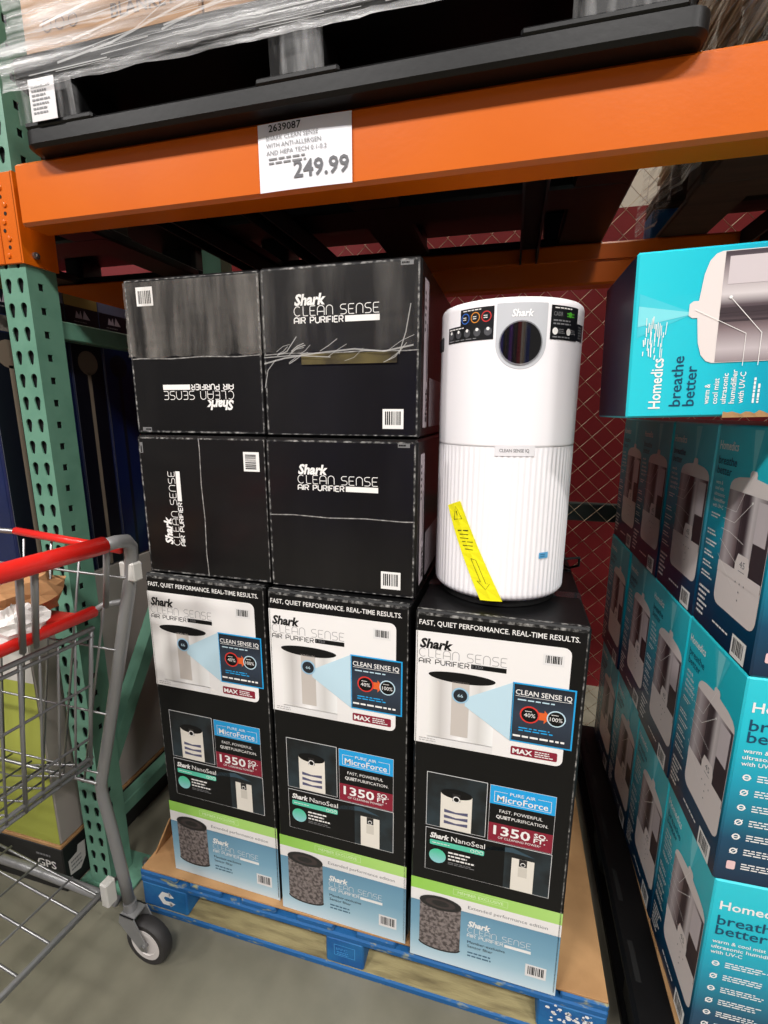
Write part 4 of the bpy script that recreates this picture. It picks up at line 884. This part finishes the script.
# casters
RUB = M('caster_rubber', (40, 38, 38), .6); HUBW = M('caster_hub', (206, 200, 196), .45)
def caster(f_, l_, zt, yawd):
    o = empty('caster', K(f_, l_, 0) - ct.location, (0, 0, -ph + R(yawd))); 
    # one mesh part with sub-parts: fork carries wheel
    bpy.data.objects.remove(o)
    base = K(f_, l_, 0); rot = Matrix.Rotation(-ph + R(yawd), 3, 'Z'); g = lambda x, y, z: base + rot @ Vector((x, y, z))
    q = MB(); q.tube([g(0, 0, zt + .01), g(0, 0, .135)], .016, GREYPAINT, 12)
    for sy in (-.021, .021):
        pts = [(-.014, .142), (.03, .142), (.062, .075), (.062, .05), (.042, .05), (-.02, .115)]
        v = [g(x, sy - .0015, z) for x, z in pts] + [g(x, sy + .0015, z) for x, z in pts]; n = 6
        q.add(v, [tuple(range(n)), tuple(range(2 * n - 1, n - 1, -1))] + [(i, n + i, n + (i + 1) % n, (i + 1) % n) for i in range(n)], GREYPAINT)
    v = [g(x, y, .142) for x, y in ((-.014, -.0225), (.03, -.0225), (.03, .0225), (-.014, .0225))] + [g(x, y, .138) for x, y in ((-.014, -.0225), (.03, -.0225), (.03, .0225), (-.014, .0225))]
    q.add(v, [(0, 1, 2, 3), (7, 6, 5, 4), (0, 4, 5, 1), (1, 5, 6, 2), (2, 6, 7, 3), (3, 7, 4, 0)], GREYPAINT)
    fork = q.build('caster_fork', ct, world=True)
    def wheel(prof, mat, nm, parent):
        q = MB(); n = 28; v = []; fs = []
        for r_, y in prof:
            for k in range(n): a = 2 * math.pi * k / n; v.append(g(.052 + r_ * math.cos(a), y, .063 + r_ * math.sin(a)))
        for j in range(len(prof) - 1):
            for k in range(n): fs.append((j * n + k, j * n + (k + 1) % n, (j + 1) * n + (k + 1) % n, (j + 1) * n + k))
        q.add(v, fs, mat); o = q.build(nm, parent, world=True); 
        return shade_auto(o, 50)
    wheel([(.042, -.015), (.058, -.016), (.063, -.010), (.063, .010), (.058, .016), (.042, .015)], RUB, 'tyre', fork)
    wheel([(.001, -.012), (.030, -.013), (.031, -.016), (.044, -.016), (.044, .016), (.031, .016), (.030, .013), (.001, .012)], HUBW, 'hub', fork)
    wheel([(.001, -.026), (.008, -.026), (.008, .026), (.001, .026)], CHROME, 'axle', fork)
caster(.140, 0, .155, 3); caster(.140, CWID, .155, -20); caster(.80, .10, .17, 150); caster(.80, CWID - .10, .17, 165)
# basket: back gate, far side, near side, front, floor
F0, F1, ZB = .172, .98, .515
def wire(name, pts, r=.0026, mat=CHROME, n=6): return tb(name, pts, r, mat, n)
side_f = lambda z: .007 + (1.065 - z) / (1.065 - .5) * .18
for l_ in (.012, CWID - .012):
    inn = .07 if l_ < .1 else -.07
    end = lambda z: .93 + (z - .5) * .12
    tb('side_rail', [K(.004, l_ + inn * .1, 1.125), K(.292, l_ + inn * .35, 1.142)], .0085, REDP, 10)
    tb('side_top_rail', [K(.292, l_ + inn * .35, 1.140), K(1.0, l_ + inn, 1.13)], .006, CHROME, 8)
    for z in (1.062, .889, .718, .545): wire('side_wire', [K(side_f(z), l_, z), K(end(z), l_ + inn, z)])
    for z in (.513,): wire('side_wire', [K(side_f(z), l_, z), K(end(z), l_ + inn, z)], .0045)
    for k in range(12):
        t_ = (k + .6) / 12; wire('side_wire', [K(side_f(1.12) + t_ * .95, l_ + inn * t_, 1.125), K(side_f(.515) + t_ * .78, l_ + inn * t_, .513)])
# rear gate plane at f = .10 .. .20
gate = lambda z: .105 + (.94 - z) * .18
tb('seat_bar', [K(.10, .022, .978), K(.10, .30, .978), K(.10, CWID - .022, .978)], .0125, REDP, 10)
tb('seat_bar_end', [K(.042, 0, 1.0), K(.085, .01, .99), K(.10, .024, .978)], .007, GREYPAINT, 8); tb('seat_bar_end', [K(.042, CWID, 1.0), K(.085, CWID - .01, .99), K(.10, CWID - .024, .978)], .007, GREYPAINT, 8)
for lt, lb_ in ((.198, .148), (.222, .172), (.348, .398), (.372, .422)): tb('seat_rod', [K(-.014, lt, 1.145), K(.098, lb_, .958)], .006, GREYPAINT, 8)
for l_, m_ in ((.064, .022), (CWID - .064, CWID - .022)): tb('seat_rod', [K(-.014, l_, 1.145), K(.062, m_, .995)], .006, GREYPAINT, 8)
for z, r_ in ((.940, .0055), (.922, .004), (.80, .003), (.66, .003), (.603, .005), (.585, .004)): wire('gate_wire', [K(gate(z), .025, z), K(gate(z), CWID - .025, z)], r_, GREYPAINT)
for k in range(15):
    l_ = .03 + k * .0365; wire('gate_wire', [K(gate(.94), l_, .942), K(gate(.585), l_, .583)], .0045 if k in (0, 4, 10, 14) else .0026, GREYPAINT)
# basket floor
for k in range(14): l_ = .03 + k * .0392; wire('floor_wire', [K(.165, l_, .515 + .07), K(.40, l_, .513), K(.95, l_ * .78 + .06, .513)], .0024)
for k in range(11): f_ = .18 + k * .075; wire('floor_wire', [K(f_, .02, .516 if f_ > .4 else .515 + .07 * (.4 - f_) / .235), K(f_, CWID - .02, .516 if f_ > .4 else .515 + .07 * (.4 - f_) / .235)], .0026)
for z in (1.13, .9, .7, .52): wire('front_wire', [K(.93 + (z - .5) * .12, .08, z), K(.93 + (z - .5) * .12, CWID - .08, z)], .004)
for k in range(11): l_ = .09 + k * .039; wire('front_wire', [K(.93, l_, .515), K(1.005, l_, 1.13)])
# child seat flap
q = MB(); a = [K(.105, .03, .972), K(.30, .04, .965), K(.30, CWID - .04, .965), K(.105, CWID - .03, .972)]; q.add(a + [p_ - Vector((0, 0, .006)) for p_ in a], [(0, 1, 2, 3)[::-1], (4, 5, 6, 7), (0, 4, 7, 3), (1, 2, 6, 5), (0, 1, 5, 4), (2, 3, 7, 6)], M('seat_flap_red', (196, 40, 34), .4)); q.build('seat_flap', ct, world=True)
e = Print(lambda a_, b_, h: K(.105 + b_, .03 + a_, .9725 + h)); e.poly([(.16, .004), (.16, .06), (.42, .06), (.42, .004)], WHITE, 0); e.smear(.18, .01, .4, .05, 3, MAROON, 1); e.build('seat_sticker', ct, world=True)
# lower rack
for f_, z, r_ in ((.186, .212, .006), (.200, .188, .005)): tb('rack_rail', [K(f_, -.005, z), K(f_, CWID + .005, z)], r_, GREYPAINT, 8)
for l_ in (.038, .088, .158, .228, .30, .37, .44, .50, .535): tb('rack_wire', [K(.195, l_, .198), K(.86, l_, .215)], .0035, CHROME, 6)
for f_ in (.30, .42, .54, .66, .78): tb('rack_wire', [K(f_, .03, .203 + (f_ - .2) * .02), K(f_, CWID - .03, .203 + (f_ - .2) * .02)], .003, GREYPAINT, 6)
for l_ in (.03, CWID - .03): tb('rack_side_tube', [K(.16, l_ * .6 if l_ < .1 else CWID - .018, .175), K(.50, l_, .16), K(.86, l_ + (.05 if l_ < .1 else -.05), .185)], .012, GREYPAINT, 10)
# brown paper bag and white paper in the child seat
def crumple(name, label, cat, c, rx, ry, rz, mat, seed, rough_):
    t = MB(); n, m = 26, 14; v = []; fs = []; rr = random.Random(seed)
    fr = [(rr.uniform(1, 4), rr.uniform(1, 4), rr.uniform(0, 6), rr.uniform(.3, 1)) for _ in range(7)]
    for j in range(m + 1):
        th = math.pi * j / m
        for i in range(n):
            a = 2 * math.pi * i / n; d = 1
            for fx, fy, p0, am in fr: d += rough_ * am * abs(math.sin(fx * a + fy * th * 2 + p0)) - rough_ * .3
            z = math.cos(th); v.append(K(c[0] + rx * d * math.sin(th) * math.cos(a), c[1] + ry * d * math.sin(th) * math.sin(a), c[2] + rz * (max(z, -.55) * d)))
    for j in range(m):
        for i in range(n): fs.append((j * n + i, j * n + (i + 1) % n, (j + 1) * n + (i + 1) % n, (j + 1) * n + i))
    t.add(v, fs, mat); o = t.build(name); return tag(o, label, cat)
crumple('paper_bag', 'crumpled brown paper bag lying on the cart seat', 'paper bag', (.238, .15, 1.012), .070, .135, .062, M('kraft_paper', (190, 142, 96), .8, var=(12, (160, 114, 74), .4, .65), bump=(30, .4)), 4, .13)
crumple('paper_napkin', 'crumpled white paper on the red cart seat in front of the bag', 'paper', (.120, .165, 1.0), .021, .048, .034, M('white_paper', (236, 232, 228), .7, bump=(40, .5)), 9, .2)

# ================================================================== stock across the aisle, mirrored in the purifier display
x = -2.9
for k, (w_, h_, c, nm) in enumerate(((.55, 2.3, (196, 196, 200), 'white'), (.5, 2.5, (34, 60, 170), 'blue'), (.62, 2.4, (20, 20, 24), 'black'), (.45, 2.2, (70, 70, 190), 'violet blue'), (.6, 2.5, (24, 24, 26), 'charcoal'),
                                      (.42, 2.4, (96, 40, 160), 'purple'), (.5, 2.3, (26, 22, 24), 'dark brown'), (.45, 2.5, (150, 30, 44), 'red'), (.5, 2.4, (206, 200, 192), 'cream'), (.6, 2.3, (30, 60, 140), 'navy'))):
    t = thing('stock_carton', 'tall %s carton across the aisle, mirrored in the round purifier display' % nm, 'carton', (x + w_ / 2, -3.5, 0), group='cartons across the aisle')
    q = MB(); q.bbox(x, x + w_, -3.8, -3.2, 0, h_, M('stock_' + nm.replace(' ', '_'), c, .5), .006); q.build('box', t, world=True)
    q = MB(); q.box(x + w_ / 2 - .03, x + w_ / 2 + .03, -3.2, -3.199, 0, h_, M('brown_tape', (150, 116, 76), .3)); q.build('tape', t, world=True)
    x += w_ + .03
